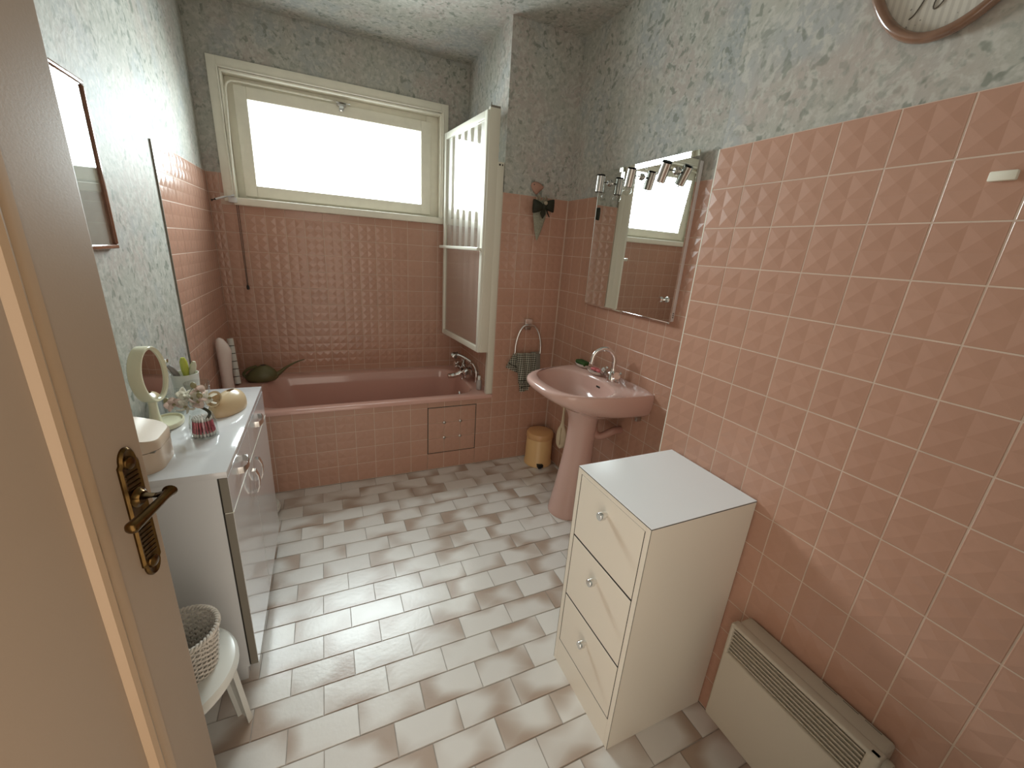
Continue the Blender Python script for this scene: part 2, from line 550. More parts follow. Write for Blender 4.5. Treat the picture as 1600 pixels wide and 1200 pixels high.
# ------------------------------------------------------------------ room shell
wall_left = struct(box('wall_left', (XL - 0.12, YF - 0.12, 0), (XL - 0.005, YK + 0.13, ZC + 0.1), 'wallpaper'), 'papered wall on the left with a tiled strip over the bath end')
WX0, WX1, WZ0, WZ1 = -0.470, 0.808, 1.628, 2.293       # window opening
yb0, yb1 = YK + 0.005, YK + 0.13
wall_back = struct(multibox('wall_back', [
    ((XL - 0.005, yb0, 0), (XR + 0.1, yb1, WZ0)), ((XL - 0.005, yb0, WZ1), (XR + 0.1, yb1, ZC + 0.1)),
    ((XL - 0.005, yb0, WZ0), (WX0, yb1, WZ1)), ((WX1, yb0, WZ0), (XR + 0.1, yb1, WZ1))], 'wallpaper'), 'papered and tiled window wall behind the bath')
wall_partition = struct(box('wall_partition', (XP + 0.005, YA + 0.005, 0), (XR + 0.1, YK + 0.005, ZC), 'wallpaper'), 'boxed-out wall between bath and washbasin')
wall_right = struct(box('wall_right', (XR + 0.005, YB0 - 0.105, 0), (XR + 0.1, YA + 0.005, ZC), 'wallpaper'), 'recessed wall behind the washbasin')
wall_right_near = struct(box('wall_right_near', (XB + 0.005, YF - 0.12, 0), (XR + 0.1, YB0 - 0.005, ZC), 'wallpaper'), 'thicker near section of the right wall')
wall_front = struct(multibox('wall_front', [
    ((XL - 0.005, YF - 0.12, 0), (-0.575, YF, ZC)), ((0.27, YF - 0.12, 0), (XB + 0.005, YF, ZC)),
    ((-0.575, YF - 0.12, 2.06), (0.27, YF, ZC))], 'wallpaper'), 'wall with the doorway behind the viewer')
ceiling = struct(box('ceiling', (XL - 0.12, YF - 0.12, ZC), (XR + 0.1, YK + 0.13, ZC + 0.1), 'wallpaper'), 'papered ceiling')
floor = struct(box('floor', (XL - 0.12, YF - 0.12, -0.08), (XR + 0.1, YK + 0.13, -0.0025), 'floor_grout'), 'stoneware tiled floor')

# ------------------------------------------------------------------ wall tiles
_tm = {}
def tile_mesh(w, h, relief=True):
    key = (round(w, 3), round(h, 3), relief)
    if key in _tm: return _tm[key]
    th, bv, pk = 0.0045, 0.0012, 0.0019
    b = 0.0022
    V, F = [], []
    def rect(ins, z):
        i0 = len(V)
        V.extend([(-w / 2 + ins, -h / 2 + ins, z), (w / 2 - ins, -h / 2 + ins, z), (w / 2 - ins, h / 2 - ins, z), (-w / 2 + ins, h / 2 - ins, z)])
        return [i0, i0 + 1, i0 + 2, i0 + 3]
    r0 = rect(0, 0); r1 = rect(0, th - bv); r2 = rect(bv * 0.4, th - bv * 0.35); r3 = rect(bv, th)
    for a, c in ((r0, r1), (r1, r2), (r2, r3)):
        for i in range(4):
            j = (i + 1) % 4
            F.append((a[i], a[j], c[j], c[i]))
    if relief and w > 0.05 and h > 0.05:
        g = rect(b + bv, th)
        x, y = w / 2 - b - bv, h / 2 - b - bv
        m0 = len(V)
        V.extend([(0, -y, th), (x, 0, th), (0, y, th), (-x, 0, th), (0, 0, th)])
        mids = [m0, m0 + 1, m0 + 2, m0 + 3]; c0 = m0 + 4
        for i in range(4):
            j = (i + 1) % 4
            F.append((r3[i], r3[j], g[j], mids[i], g[i]))
        for i, (sx, sy) in enumerate(((-1, -1), (1, -1), (1, 1), (-1, 1))):
            pkv = len(V)
            V.append((sx * x / 2, sy * y / 2, th + pk))
            quad = [g[i], mids[i], c0, mids[i - 1]]
            for k in range(4):
                F.append((quad[k], quad[(k + 1) % 4], pkv))
    else:
        F.append(tuple(r3))
    me = bpy.data.meshes.new('wall_tile')
    me.from_pydata(V, [], F)
    me.materials.append(M['tile'])
    me.update()
    _tm[key] = me
    return me

GAP = 0.0023
def lay_tiles(parent, org, ex, cols, rows, relief=True, rects=None):
    """org: point on wall plane; ex: horizontal axis; cols/rows: (u0,u1) / (v0,v1) lists"""
    ex = Vector(ex); ey = Vector((0, 0, 1)); en = ex.cross(ey)
    n = 0
    cells = rects if rects is not None else [(c, r) for r in rows for c in cols]
    for (u0, u1), (v0, v1) in cells:
        w, h = u1 - u0 - GAP, v1 - v0 - GAP
        if w < 0.008 or h < 0.008: continue
        p = Vector(org) + ex * ((u0 + u1) / 2) + ey * ((v0 + v1) / 2)
        o = bpy.data.objects.new('tile', tile_mesh(w, h, relief))
        C.objects.link(o)
        j1, j2 = random.uniform(-0.003, 0.003), random.uniform(-0.003, 0.003)
        m = Matrix(((ex.x, ey.x, en.x, p.x), (ex.y, ey.y, en.y, p.y), (ex.z, ey.z, en.z, p.z), (0, 0, 0, 1)))
        o.parent = parent
        o.matrix_parent_inverse = world_of(parent).inverted()
        o.matrix_basis = m @ Matrix.Rotation(j1, 4, 'X') @ Matrix.Rotation(j2, 4, 'Y')
        n += 1
    return n

def edges_to_spans(edges, lo, hi):
    out = []
    for a, b in zip(edges[:-1], edges[1:]):
        a2, b2 = max(a, lo), min(b, hi)
        if b2 - a2 > 0.012: out.append((a2, b2))
    return out

rows_all = [(ZTOP - (j + 1) * T, ZTOP - j * T) for j in range(16)]
rows_all[-1] = (0.002, rows_all[-1][1])
D = 0.0045
# window wall
xk = [0.7771 + k * T for k in range(-14, 4)]
bcols = edges_to_spans(xk, XL, XP)
bl = []
for r in rows_all:
    for c in bcols:
        if r[1] < RIM + 0.01: continue
        v0, v1 = max(r[0], RIM), r[1]
        if v1 > 1.60:
            if v0 < 1.585:
                if c[1] <= -0.512 or c[0] >= 0.84: bl.append((c, (v0, v1)))
                else: bl.append((c, (v0, 1.588)))
            else:
                if c[0] < -0.514: bl.append(((c[0], min(c[1], -0.514)), (v0, v1)))
                if c[1] > 0.842: bl.append(((max(c[0], 0.842), c[1]), (v0, v1)))
        else:
            bl.append((c, (v0, v1)))
lay_tiles(wall_back, (0, YK + D, 0), (1, 0, 0), None, None, rects=bl)
box('grout', (XL, YK + 0.0007, RIM - 0.05), (XP + 0.004, YK + 0.0055, 1.60), 'grout', wall_back)
box('grout', (XL, YK + 0.0007, 1.60), (-0.500, YK + 0.0055, ZTOP), 'grout', wall_back)
box('grout', (0.835, YK + 0.0007, 1.60), (XP + 0.004, YK + 0.0055, ZTOP), 'grout', wall_back)
# left wall strip
YT0 = 2.262
lcols = edges_to_spans([YT0 + k * T for k in range(0, 9)], YT0, YK)
ll = []
for r in rows_all:
    for c in lcols:
        if c[0] < YA - 0.03 and c[1] > YA - 0.02:
            if r[1] < RIM: 
                ll.append(((c[0], YA - 0.006), r)); continue
        elif c[0] > YA - 0.03 and r[0] < RIM:
            if r[1] > RIM + 0.012: ll.append((c, (RIM, r[1])))
            continue
        ll.append((c, r))
lay_tiles(wall_left, (XL - D, 0, 0), (0, 1, 0), None, None, rects=ll)
box('grout', (XL - 0.0055, YT0, 0.0), (XL - 0.0007, YK + 0.004, ZTOP), 'grout', wall_left)
box('tile_edge', (XL - 0.006, YT0 - 0.004, 0.0), (XL + 0.001, YT0 - 0.0005, ZTOP + 0.001), 'edge', wall_left)
# partition front
pcols = edges_to_spans([0.9824 + k * T for k in range(0, 6)], XP, XR)
lay_tiles(wall_partition, (0, YA + D, 0), (1, 0, 0), pcols, rows_all)
box('grout', (XP, YA + 0.0007, 0), (XR + 0.004, YA + 0.0055, ZTOP), 'grout', wall_partition)
# partition side, inside the bath niche
ncols = edges_to_spans([-(YK) + k * T for k in range(0, 8)], -YK, -(YA + 0.004))
nrows = [(max(a, RIM), b) for a, b in rows_all if b > RIM + 0.02]
lay_tiles(wall_partition, (XP + D, 0, 0), (0, -1, 0), ncols, nrows)
box('grout', (XP + 0.0007, YA + 0.003, RIM - 0.05), (XP + 0.0055, YK, ZTOP), 'grout', wall_partition)
# recess behind the washbasin
rcols = edges_to_spans([-1.5235 + k * T for k in range(-9, 6)], -(YA), -(YB0 - 0.002))
lay_tiles(wall_right, (XR + D, 0, 0), (0, -1, 0), rcols, rows_all)
box('grout', (XR + 0.0007, YB0 - 0.004, 0), (XR + 0.0055, YA + 0.004, ZTOP), 'grout', wall_right)
# near thick wall
ccols = edges_to_spans([-YB0 + i * T for i in range(0, 11)], -YB0, -YF)
lay_tiles(wall_right_near, (XB + D, 0, 0), (0, -1, 0), ccols, rows_all)
box('grout', (XB + 0.0007, YF, 0), (XB + 0.0055, YB0 - 0.001, ZTOP), 'grout', wall_right_near)
scols = edges_to_spans([-XR + k * T for k in range(0, 5)], -XR, -XB - 0.002)
lay_tiles(wall_right_near, (0, YB0 - D, 0), (-1, 0, 0), scols, rows_all)
box('grout', (XB + 0.002, YB0 - 0.0055, 0), (XR, YB0 - 0.0007, ZTOP), 'grout', wall_right_near)
box('corner_glint_strip', (XB - 0.0002, YB0 - 0.0032, 0), (XB + 0.003, YB0 + 0.0005, ZTOP), 'screenwhite', wall_right_near)  # pale strip added to imitate the glint along the tile edges

# floor tiles 20 x 10 cm, half bond
_ft = {}
def floor_tile_mesh(w, h):
    key = (round(w, 3), round(h, 3))
    if key in _ft: return _ft[key]
    bm = bmesh.new()
    add_box(bm, (-w / 2, -h / 2, -0.006), (w / 2, h / 2, 0))
    es = [e for e in bm.edges if all(abs(v.co.z) < 1e-6 for v in e.verts)]
    bmesh.ops.bevel(bm, geom=es, offset=0.0014, segments=2, affect='EDGES')
    bmesh.ops.recalc_face_normals(bm, faces=bm.faces)
    me = bpy.data.meshes.new('floor_tile'); bm.to_mesh(me); bm.free()
    me.materials.append(M['floor'])
    _ft[key] = me
    return me
for n in range(-12, 15):
    y0, y1 = 1.0206 + n * 0.1, 1.0206 + (n + 1) * 0.1
    y0, y1 = max(y0, YF), min(y1, YA)
    if y1 - y0 < 0.012: continue
    off = 0.1 * ((n + 1) % 2)
    xmax = XB if y1 < YB0 + 0.02 else XR
    for a, b in edges_to_spans([0.2053 + off + 0.2 * k for k in range(-6, 8)], XL, xmax):
        o = bpy.data.objects.new('floor_tile', floor_tile_mesh(b - a - 0.0024, y1 - y0 - 0.0024))
        C.objects.link(o)
        o.parent = floor
        o.matrix_parent_inverse = world_of(floor).inverted()
        o.location = ((a + b) / 2, (y0 + y1) / 2, random.uniform(-0.0006, 0.0))
        o.rotation_euler = (random.uniform(-0.004, 0.004), random.uniform(-0.0025, 0.0025), random.choice((0, PI)))

# ------------------------------------------------------------------ bath apron with access hatch
wall_apron = struct(box('wall_apron', (XL, YA + 0.005, 0), (XP + 0.004, YA + 0.06, 0.488), 'grout'), 'pink tiled bath apron')
HX0, HX1, HZ0, HZ1 = 0.9824 - 4 * T, 0.9824 - T, ZTOP - 15 * T, ZTOP - 12 * T
al = []
arows = [(a, min(b, 0.487)) for a, b in rows_all if a < 0.47]
for c in edges_to_spans([0.9824 - k * T for k in range(16, -1, -1)], XL, 0.9826):
    for r in arows:
        if HX0 - 0.01 < (c[0] + c[1]) / 2 < HX1 + 0.01 and HZ0 < (r[0] + r[1]) / 2 < HZ1: continue
        al.append((c, r))
lay_tiles(wall_apron, (0, YA + D, 0), (1, 0, 0), None, None, rects=al)
box('grout', (XL, YA + 0.0007, 0), (HX0 - 0.002, YA + 0.0055, 0.488), 'grout', wall_apron)
box('grout', (HX1 + 0.002, YA + 0.0007, 0), (XP, YA + 0.0055, 0.488), 'grout', wall_apron)
box('grout', (HX0, YA + 0.0007, 0), (HX1, YA + 0.0055, HZ0 - 0.002), 'grout', wall_apron)
box('grout', (HX0, YA + 0.0007, HZ1 + 0.002), (HX1, YA + 0.0055, 0.488), 'grout', wall_apron)
h = thing('access_hatch', ((HX0 + HX1) / 2, YA, HZ0), 'square tiled access hatch held by four screws in the bath apron', 'hatch')
box('hatch_back', (HX0 + 0.004, YA + 0.0012, HZ0 + 0.004), (HX1 - 0.004, YA + 0.0046, HZ1 - 0.004), 'grout', h)
box('hatch_gap', (HX0 - 0.0025, YA + 0.0030, HZ0 - 0.0025), (HX1 + 0.0025, YA + 0.0049, HZ1 + 0.0025), 'dark', h)
hl = []
for i in range(3):
    for j in range(3):
        hl.append(((HX0 + i * T + (0.004 if i == 0 else 0), HX0 + (i + 1) * T - (0.004 if i == 2 else 0)), (HZ0 + j * T + (0.004 if j == 0 else 0), HZ0 + (j + 1) * T - (0.004 if j == 2 else 0))))
lay_tiles(h, (0, YA + D - 0.001, 0), (1, 0, 0), None, None, rects=hl)
for sx in (1, 2):
    for sz in (1, 2):
        lathe('screw', (HX0 + sx * T, YA - 0.008, HZ0 + sz * T), [(0.0001, 0), (0.006, 0.0012), (0.010, 0.004), (0.010, 0.012)], 'brushed', h, 16, 'y')

# ------------------------------------------------------------------ window
win = bpy.data.objects.new('window_1', None); C.objects.link(win)
win.location = ((WX0 + WX1) / 2, YK, WZ0); struct(win, 'high cream tilting window with a frosted pane')
yc0, yc1 = YK - 0.014, YK + 0.006
def frame_boxes(bm, x0, x1, z0, z1, w, y0, y1, bev=0.002, bottom=True, wb=None):
    add_box(bm, (x0, y0, z0), (x0 + w, y1, z1), bev)
    add_box(bm, (x1 - w, y0, z0), (x1, y1, z1), bev)
    add_box(bm, (x0 + w, y0, z1 - w), (x1 - w, y1, z1), bev)
    if bottom: add_box(bm, (x0 + w, y0, z0), (x1 - w, y1, z0 + (wb or w)), bev)
bm = bmesh.new(); frame_boxes(bm, -0.516, 0.840, 1.606, 2.343, 0.045, yc0, yc1, bottom=False)
bm_obj('casing', bm, 'cream', win, True, 35)
bm = bmesh.new()                                    # stepped bead and lining of the reveal
frame_boxes(bm, -0.473, 0.811, 1.610, 2.299, 0.009, yc0 - 0.007, yc1, 0.003, False)
frame_boxes(bm, -0.462, 0.800, 1.612, 2.287, 0.010, yc0 + 0.002, YK + 0.10, 0.002, True, 0.018)
bm_obj('reveal', bm, 'cream', win, True, 35)
bm = bmesh.new(); frame_boxes(bm, -0.452, 0.790, 1.630, 2.277, 0.085, YK + 0.066, YK + 0.10, 0.003)
bm_obj('outer_frame', bm, 'cream', win, True, 35)
sash = None
bm = bmesh.new(); frame_boxes(bm, -0.411, 0.730, 1.648, 2.236, 0.064, YK + 0.044, YK + 0.075, 0.003)
sash = bm_obj('sash', bm, 'cream', win, True, 35)
box('pane', (-0.3485, YK + 0.056, 1.711), (0.6675, YK + 0.062, 2.173), 'pane', win)
box('sill', (-0.468, YK - 0.034, 1.588), (0.812, YK + 0.05, 1.631), 'cream', win, 0.006, 3)
latch = box('latch', (0.140, YK + 0.028, 2.226), (0.192, YK + 0.046, 2.240), 'brushed', win, 0.003)
bm = bmesh.new()
add_box(bm, (0.150, YK + 0.026, 2.196), (0.180, YK + 0.044, 2.230), 0.004)
add_tube(bm, [(0.135, YK + 0.03, 2.244), (0.215, YK + 0.03, 2.244)], 0.007)
bm_obj('catch', bm, 'chrome', latch, True, 40)
bm = bmesh.new()
path = spline([(0.16, YK + 0.034, 2.247), (-0.10, YK + 0.034, 2.249), (-0.38, YK + 0.034, 2.251)], 4) + spline([(-0.415, YK + 0.030, 2.247), (-0.436, YK + 0.020, 2.228), (-0.443, YK + 0.008, 2.195)], 5) + [(-0.449, YK - 0.018, 1.95), (-0.455, YK - 0.024, 1.75), (-0.457, YK - 0.030, 1.645)]
add_tube(bm, path, 0.0055, 8)
bm_obj('opener_rod', bm, 'cream', win, True)
crank = box('crank_box', (-0.492, YK - 0.050, 1.598), (-0.450, YK - 0.014, 1.628), 'white', win, 0.004)
box('crank_plate', (-0.500, YK - 0.022, 1.602), (-0.462, YK - 0.0145, 1.668), 'cream', win, 0.002)
cr = tube('crank_handle', [(-0.462, YK - 0.052, 1.636), (-0.505, YK - 0.085, 1.622), (-0.548, YK - 0.10, 1.605)], [0.008, 0.006, 0.005], 'white', crank)
tube('crank_grip', [(-0.546, YK - 0.099, 1.606), (-0.566, YK - 0.106, 1.598)], [0.007, 0.008], 'black', crank)
cd = thing('pull_cord', (-0.452, YK - 0.02, 1.60), 'thin doubled pull cord with black toggle hanging below window crank', 'cord')
tube('cord', [(-0.449, YK - 0.022, 1.602), (-0.449, YK - 0.024, 1.35), (-0.451, YK - 0.026, 1.115)], 0.0016, 'rope', cd, 6)
tube('cord', [(-0.458, YK - 0.022, 1.602), (-0.457, YK - 0.024, 1.35), (-0.455, YK - 0.026, 1.115)], 0.0016, 'rope', cd, 6)
lathe('toggle', (-0.453, YK - 0.026, 1.088), [(0.004, 0), (0.008, 0.004), (0.008, 0.022), (0.004, 0.030)], 'black', cd, 12)

# ------------------------------------------------------------------ bathtub
def rrect(x0, x1, y0, y1, r, z, n=10):
    out = []
    r = min(r, (x1 - x0) / 2 - 1e-4, (y1 - y0) / 2 - 1e-4)
    for cx, cy, a0 in ((x1 - r, y1 - r, 0), (x0 + r, y1 - r, PI / 2), (x0 + r, y0 + r, PI), (x1 - r, y0 + r, 1.5 * PI)):
        for i in range(n + 1):
            a = a0 + PI / 2 * i / n
            out.append((cx + r * math.cos(a), cy + r * math.sin(a), z))
    return out
tub = thing('bathtub', (0.19, 2.76, 0.13), 'pink built-in bathtub with a wide rolled rim under the window', 'bathtub')
bm = bmesh.new()
o0, o1, p0, p1 = XL + 0.001, XP - 0.001, YA - 0.016, YK - 0.001
ix0, ix1, iy0, iy1 = -0.40, 0.885, 2.462, 3.045
rg = [rrect(o0, o1, p0, p1, 0.004, 0.4885), rrect(o0, o1, p0, p1, 0.004, 0.503),
      rrect(o0, o1, p0 + 0.003, p1, 0.004, 0.509), rrect(o0, o1, p0 + 0.009, p1, 0.004, RIM),
      rrect(ix0 - 0.02, ix1 + 0.02, iy0 - 0.016, iy1 + 0.016, 0.15, RIM - 0.001),
      rrect(ix0 - 0.008, ix1 + 0.008, iy0 - 0.006, iy1 + 0.006, 0.14, RIM - 0.005),
      rrect(ix0, ix1, iy0, iy1, 0.135, RIM - 0.016), rrect(ix0 + 0.02, ix1 - 0.012, iy0 + 0.010, iy1 - 0.010, 0.13, 0.44),
      rrect(ix0 + 0.10, ix1 - 0.03, iy0 + 0.03, iy1 - 0.03, 0.12, 0.27), rrect(ix0 + 0.17, ix1 - 0.05, iy0 + 0.055, iy1 - 0.055, 0.11, 0.17),
      rrect(ix0 + 0.22, ix1 - 0.08, iy0 + 0.09, iy1 - 0.09, 0.09, 0.145)]
add_rings(bm, rg, True, False, True)
bm_obj('tub_shell', bm, 'ceramic', tub, True, 60)
lathe('overflow', (ix1 - 0.028, 2.755, 0.39), [(0.030, 0.006), (0.032, 0.002), (0.028, -0.006), (0.0, -0.008)], 'chrome', tub, 20, 'x')
lathe('drain', (0.70, 2.755, 0.1452), [(0.03, 0), (0.03, 0.002), (0.02, 0.0035), (0.0, 0.003)], 'chrome', tub, 20)

# bath mixer on the niche side wall
my, mz = 2.80, 0.575
mx = thing('bath_mixer', (XP, my, mz), 'chrome bath mixer tap with hand shower at the bath end', 'tap')
tube('valve_body', [(0.898, my - 0.085, mz), (0.898, my + 0.085, mz)], 0.030, 'chrome', mx, 16)
for s in (-1, 1):
    tube('wall_inlet', [(XP, my + s * 0.075, mz - 0.01), (0.94, my + s * 0.075, mz - 0.008), (0.90, my + s * 0.07, mz)], [0.026, 0.018, 0.014], 'chrome', mx, 14)
    k = lathe('handle', (0.898, my + s * 0.085, mz), [(0.024, 0), (0.024, s * 0.010), (0.034, s * 0.014), (0.036, s * 0.036), (0.028, s * 0.046), (0.0, s * 0.048)], 'chrome', mx, 8, 'y')
tube('spout', spline([(0.895, my, mz - 0.012), (0.865, my, mz - 0.035), (0.83, my, mz - 0.045), (0.785, my, mz - 0.05)], 5), [0.022] * 8 + [0.020] * 4 + [0.018] * 4, 'chrome', mx, 14)
tube('diverter', [(0.885, my, mz + 0.01), (0.855, my - 0.005, mz + 0.035), (0.828, my - 0.005, mz + 0.042)], [0.018, 0.014, 0.024], 'chrome', mx, 12)
tube('cradle', [(0.90, my, mz + 0.015), (0.905, my, mz + 0.055), (0.90, my - 0.02, mz + 0.075), (0.90, my + 0.02, mz + 0.075)], 0.013, 'chrome', mx, 10)
hs = tube('hand_shower', spline([(0.945, my - 0.07, mz + 0.065), (0.915, my - 0.03, mz + 0.085), (0.88, my + 0.01, mz + 0.10), (0.85, my + 0.035, mz + 0.105)], 5), 0.0125, 'chrome', mx, 12)
bm = bmesh.new(); add_tube(bm, [(0.862, my + 0.028, mz + 0.122), (0.845, my + 0.036, mz + 0.105), (0.835, my + 0.042, mz + 0.093)], [0.014, 0.026, 0.030], 18)
bm_obj('shower_head', bm, 'brushed', hs, True, 40)
tube('shower_hose', spline([(0.945, my - 0.07, mz + 0.065), (0.958, my - 0.12, mz + 0.02), (0.955, my - 0.13, mz - 0.06), (0.93, my - 0.11, mz - 0.14), (0.90, my - 0.06, mz - 0.15), (0.892, my - 0.01, mz - 0.09), (0.893, my, mz - 0.02)], 6), 0.009, 'chrome', mx, 8)

# ------------------------------------------------------------------ bath screen
bs = thing('bath_screen', (0.93, 2.42, RIM), 'cream framed folding bath screen with striped acrylic panels', 'bath screen')
box('wall_post', (0.936, YA - 0.004, RIM - 0.001), (XP - 0.0015, YA + 0.034, 1.913), 'pvcprofile', bs, 0.003)
bm = bmesh.new()
add_box(bm, (0.945, YA - 0.006, 1.893), (0.955, YA - 0.0035, 1.902)); add_box(bm, (0.964, YA - 0.006, 1.893), (0.970, YA - 0.0035, 1.902))
bm_obj('post_slot', bm, 'dark', bs)
PA, PB = Vector((0.877, 2.405, 0)), Vector((0.812, 3.058, 0))     # panel line in plan
pd = (PB - PA).normalized(); pn = Vector((pd.y, -pd.x, 0))
if pn.x > 0: pn = -pn
def pbox(bm, s0, s1, z0, z1, t0, t1, bev=0.002):
    """box along the panel: s = run, t = offset towards the bath"""
    vs = add_box(bm, (s0, t0, z0), (s1, t1, z1), bev)
    for v in set(v for v in vs if v.is_valid):
        q = PA + pd * v.co.x + pn * v.co.y
        v.co = Vector((q.x, q.y, v.co.z))
L = (PB - PA).length
pz0, pz1 = 0.800, 2.158
bm = bmesh.new(); add_box(bm, (0.880, YA - 0.002, pz0 + 0.0), (0.942, YA + 0.030, 2.172), 0.004)
st = bm_obj('hinge_stile', bm, 'pvcprofile', bs, True, 35)
bm = bmesh.new(); add_box(bm, (0.882, YA - 0.0005, 2.172), (0.940, YA + 0.028, 2.182), 0.002); add_tube(bm, [(0.889, YA + 0.010, 2.180), (0.889, YA + 0.010, 2.196)], 0.002)
bm_obj('stile_cap', bm, 'edge', st, True, 35)
for nm, s0, s1, z0, z1 in (('panel_stile', 0, 0.034, pz0, pz1), ('panel_stile', L - 0.030, L, pz0, pz1), ('panel_rail', 0.034, L - 0.030, pz1 - 0.040, pz1), ('panel_rail', 0.034, L - 0.030, pz0, pz0 + 0.036)):
    bm = bmesh.new(); pbox(bm, s0, s1, z0, z1, -0.012, 0.012, 0.003)
    bm_obj(nm, bm, 'screenwhite', bs, True, 35)
bm = bmesh.new(); pbox(bm, 0.032, L - 0.028, 1.434, pz1 - 0.035, -0.002, 0.002, 0.0)
bm_obj('striped_sheet', bm, 'screen', bs)
bm = bmesh.new(); pbox(bm, 0.032, L - 0.028, pz0 + 0.03, 1.434, -0.002, 0.002, 0.0)
bm_obj('frosted_sheet', bm, 'screenplain', bs)
bm = bmesh.new()
pbox(bm, 0.004, L + 0.004, 1.424, 1.444, 0.030, 0.044, 0.005)
pbox(bm, 0.008, 0.028, 1.426, 1.442, 0.010, 0.036, 0.003); pbox(bm, L - 0.028, L - 0.008, 1.426, 1.442, 0.010, 0.036, 0.003)
bm_obj('towel_bar', bm, 'screenwhite', bs, True, 35)

# ------------------------------------------------------------------ washbasin
sk = thing('washbasin', (1.22, 1.69, 0), 'pink pedestal washbasin against the recessed tiled wall', 'washbasin')
CY = 1.697
def sink_ring(sx, sy, z, n=64, xb=XR - 0.002, hw=0.298, fw=0.500, pw=3.2):
    """D-shaped ring, flat at the wall; sx, sy scale depth and width"""
    pts = []
    for i in range(n):
        a = -PI / 2 + PI * i / (n - 1)
        ca, sa = math.cos(a), math.sin(a)
        x = abs(ca) ** (2 / 2.15) * fw * sx
        y = math.copysign(abs(sa) ** (2 / pw), sa) * hw * sy
        pts.append((xb - x, CY + y, z))
    return pts
bm = bmesh.new()
rings = [sink_ring(0.50, 0.40, 0.628), sink_ring(0.56, 0.62, 0.665), sink_ring(0.64, 0.86, 0.690), sink_ring(0.76, 0.955, 0.712), sink_ring(0.885, 0.985, 0.742),
         sink_ring(0.965, 0.998, 0.770), sink_ring(0.995, 1.0, 0.788), sink_ring(1.0, 1.0, 0.800), sink_ring(0.996, 0.995, 0.809), sink_ring(0.982, 0.985, 0.8145), sink_ring(0.955, 0.965, 0.8155)]
N1 = 64
def basin(cx, cy, rx, ry, z, p=2.35, fx=1.0):
    out = []
    for i in range(N1):
        a = -PI / 2 + 2 * PI * i / N1 * 1.0
        ca, sa = math.cos(a), math.sin(a)
        # start at near side, go round the front (towards -x), then the back
        X = -math.copysign(abs(ca) ** (2 / p), ca) * rx
        Y = math.copysign(abs(sa) ** (2 / p), sa) * ry
        out.append((cx + X, cy + Y, z))
    return out
# outer skin: open at the back (wall side)
vr = add_rings(bm, rings, False)
last = vr[-1]
bring = [basin(1.150, CY, 0.170, 0.247, 0.8135), basin(1.150, CY, 0.163, 0.240, 0.808), basin(1.152, CY, 0.157, 0.232, 0.795), basin(1.165, CY, 0.140, 0.205, 0.745), basin(1.185, CY, 0.105, 0.150, 0.700), basin(1.195, CY, 0.05, 0.07, 0.683), basin(1.195, CY, 0.02, 0.02, 0.680)]
bv = add_rings(bm, bring, True, False, True)
# rim deck: bridge D ring (open, 64 pts) to basin ring: front half 33 pts, back half to the wall edge
inner = bv[0]
half = N1 // 2
for i in range(N1 - 1):                        # front: last[0..63] to inner[0..half]
    a, b = round(i * half / (N1 - 1)), round((i + 1) * half / (N1 - 1))
    if a == b: bm.faces.new((last[i], last[i + 1], inner[a]))
    else: bm.faces.new((last[i], last[i + 1], inner[b], inner[a]))
back = [inner[half]] + [inner[half + k] for k in range(1, half)] + [inner[0]]
up = []
yl, yr = last[-1].co.y, last[0].co.y
for k in range(len(back)):
    t = k / (len(back) - 1)
    if k == 0: up.append(last[-1])
    elif k == len(back) - 1: up.append(last[0])
    else: up.append(bm.verts.new((XR - 0.002, yl + (yr - yl) * t, 0.8155)))
mid = []
for k in range(len(back)):
    if k in (0, len(back) - 1): mid.append(up[k])
    else:
        v = bm.verts.new((XR - 0.028, back[k].co.y * 0.15 + up[k].co.y * 0.85, 0.8155)); mid.append(v)
for k in range(len(back) - 1):
    a, b, c, d = back[k], back[k + 1], mid[k + 1], mid[k]
    bm.faces.new([v for i, v in enumerate((a, b, c, d)) if v not in (a, b, c, d)[:i]])
    a, b, c, d = mid[k], mid[k + 1], up[k + 1], up[k]
    q = [v for i, v in enumerate((a, b, c, d)) if v not in (a, b, c, d)[:i]]
    if len(q) > 2:
        try: bm.faces.new(q)
        except ValueError: pass
for v in up[1:-1]:
    v.co.z += 0.010 * min(1.0, min(abs(v.co.y - yl), abs(v.co.y - yr)) / 0.05)
bm_obj('basin', bm, 'sinkceramic', sk, True, 55)
bm = bmesh.new(); add_box(bm, (1.3035, CY - 0.018, 0.768), (1.3095, CY + 0.012, 0.776), 0.001)
bm_obj('overflow_slot', bm, 'dark', sk)
lathe('drain', (1.195, CY, 0.6805), [(0.022, 0), (0.022, 0.002), (0.012, 0.003), (0.0, 0.002)], 'chrome', sk, 20)
bm = bmesh.new()
pr_ = []
for z, rx, ry in ((0.0, 0.118, 0.112), (0.012, 0.119, 0.113), (0.03, 0.116, 0.110), (0.15, 0.103, 0.099), (0.30, 0.089, 0.087), (0.43, 0.080, 0.079), (0.54, 0.078, 0.078), (0.60, 0.084, 0.082), (0.64, 0.098, 0.095), (0.665, 0.11, 0.11)):
    pr_.append(circ((1.228 + (0.118 - rx) * 0.3, 1.722 - 0.03 * z / 0.66, z), rx, 40, 'z', ry))
add_rings(bm, pr_)
bm_obj('pedestal', bm, 'sinkceramic', sk, True, 60)
tube('waste_pipe', spline([(1.285, 1.66, 0.62), (1.29, 1.655, 0.53), (1.32, 1.635, 0.505), (1.355, 1.61, 0.53), (1.38, 1.60, 0.545), (XR, 1.60, 0.545)], 6), 0.021, 'pvc', sk, 14)
for y_ in (1.46, 1.90):
    box('fixing_bolt', (XR - 0.03, y_, 0.655), (XR - 0.001, y_ + 0.018, 0.678), 'brushed', sk, 0.003)

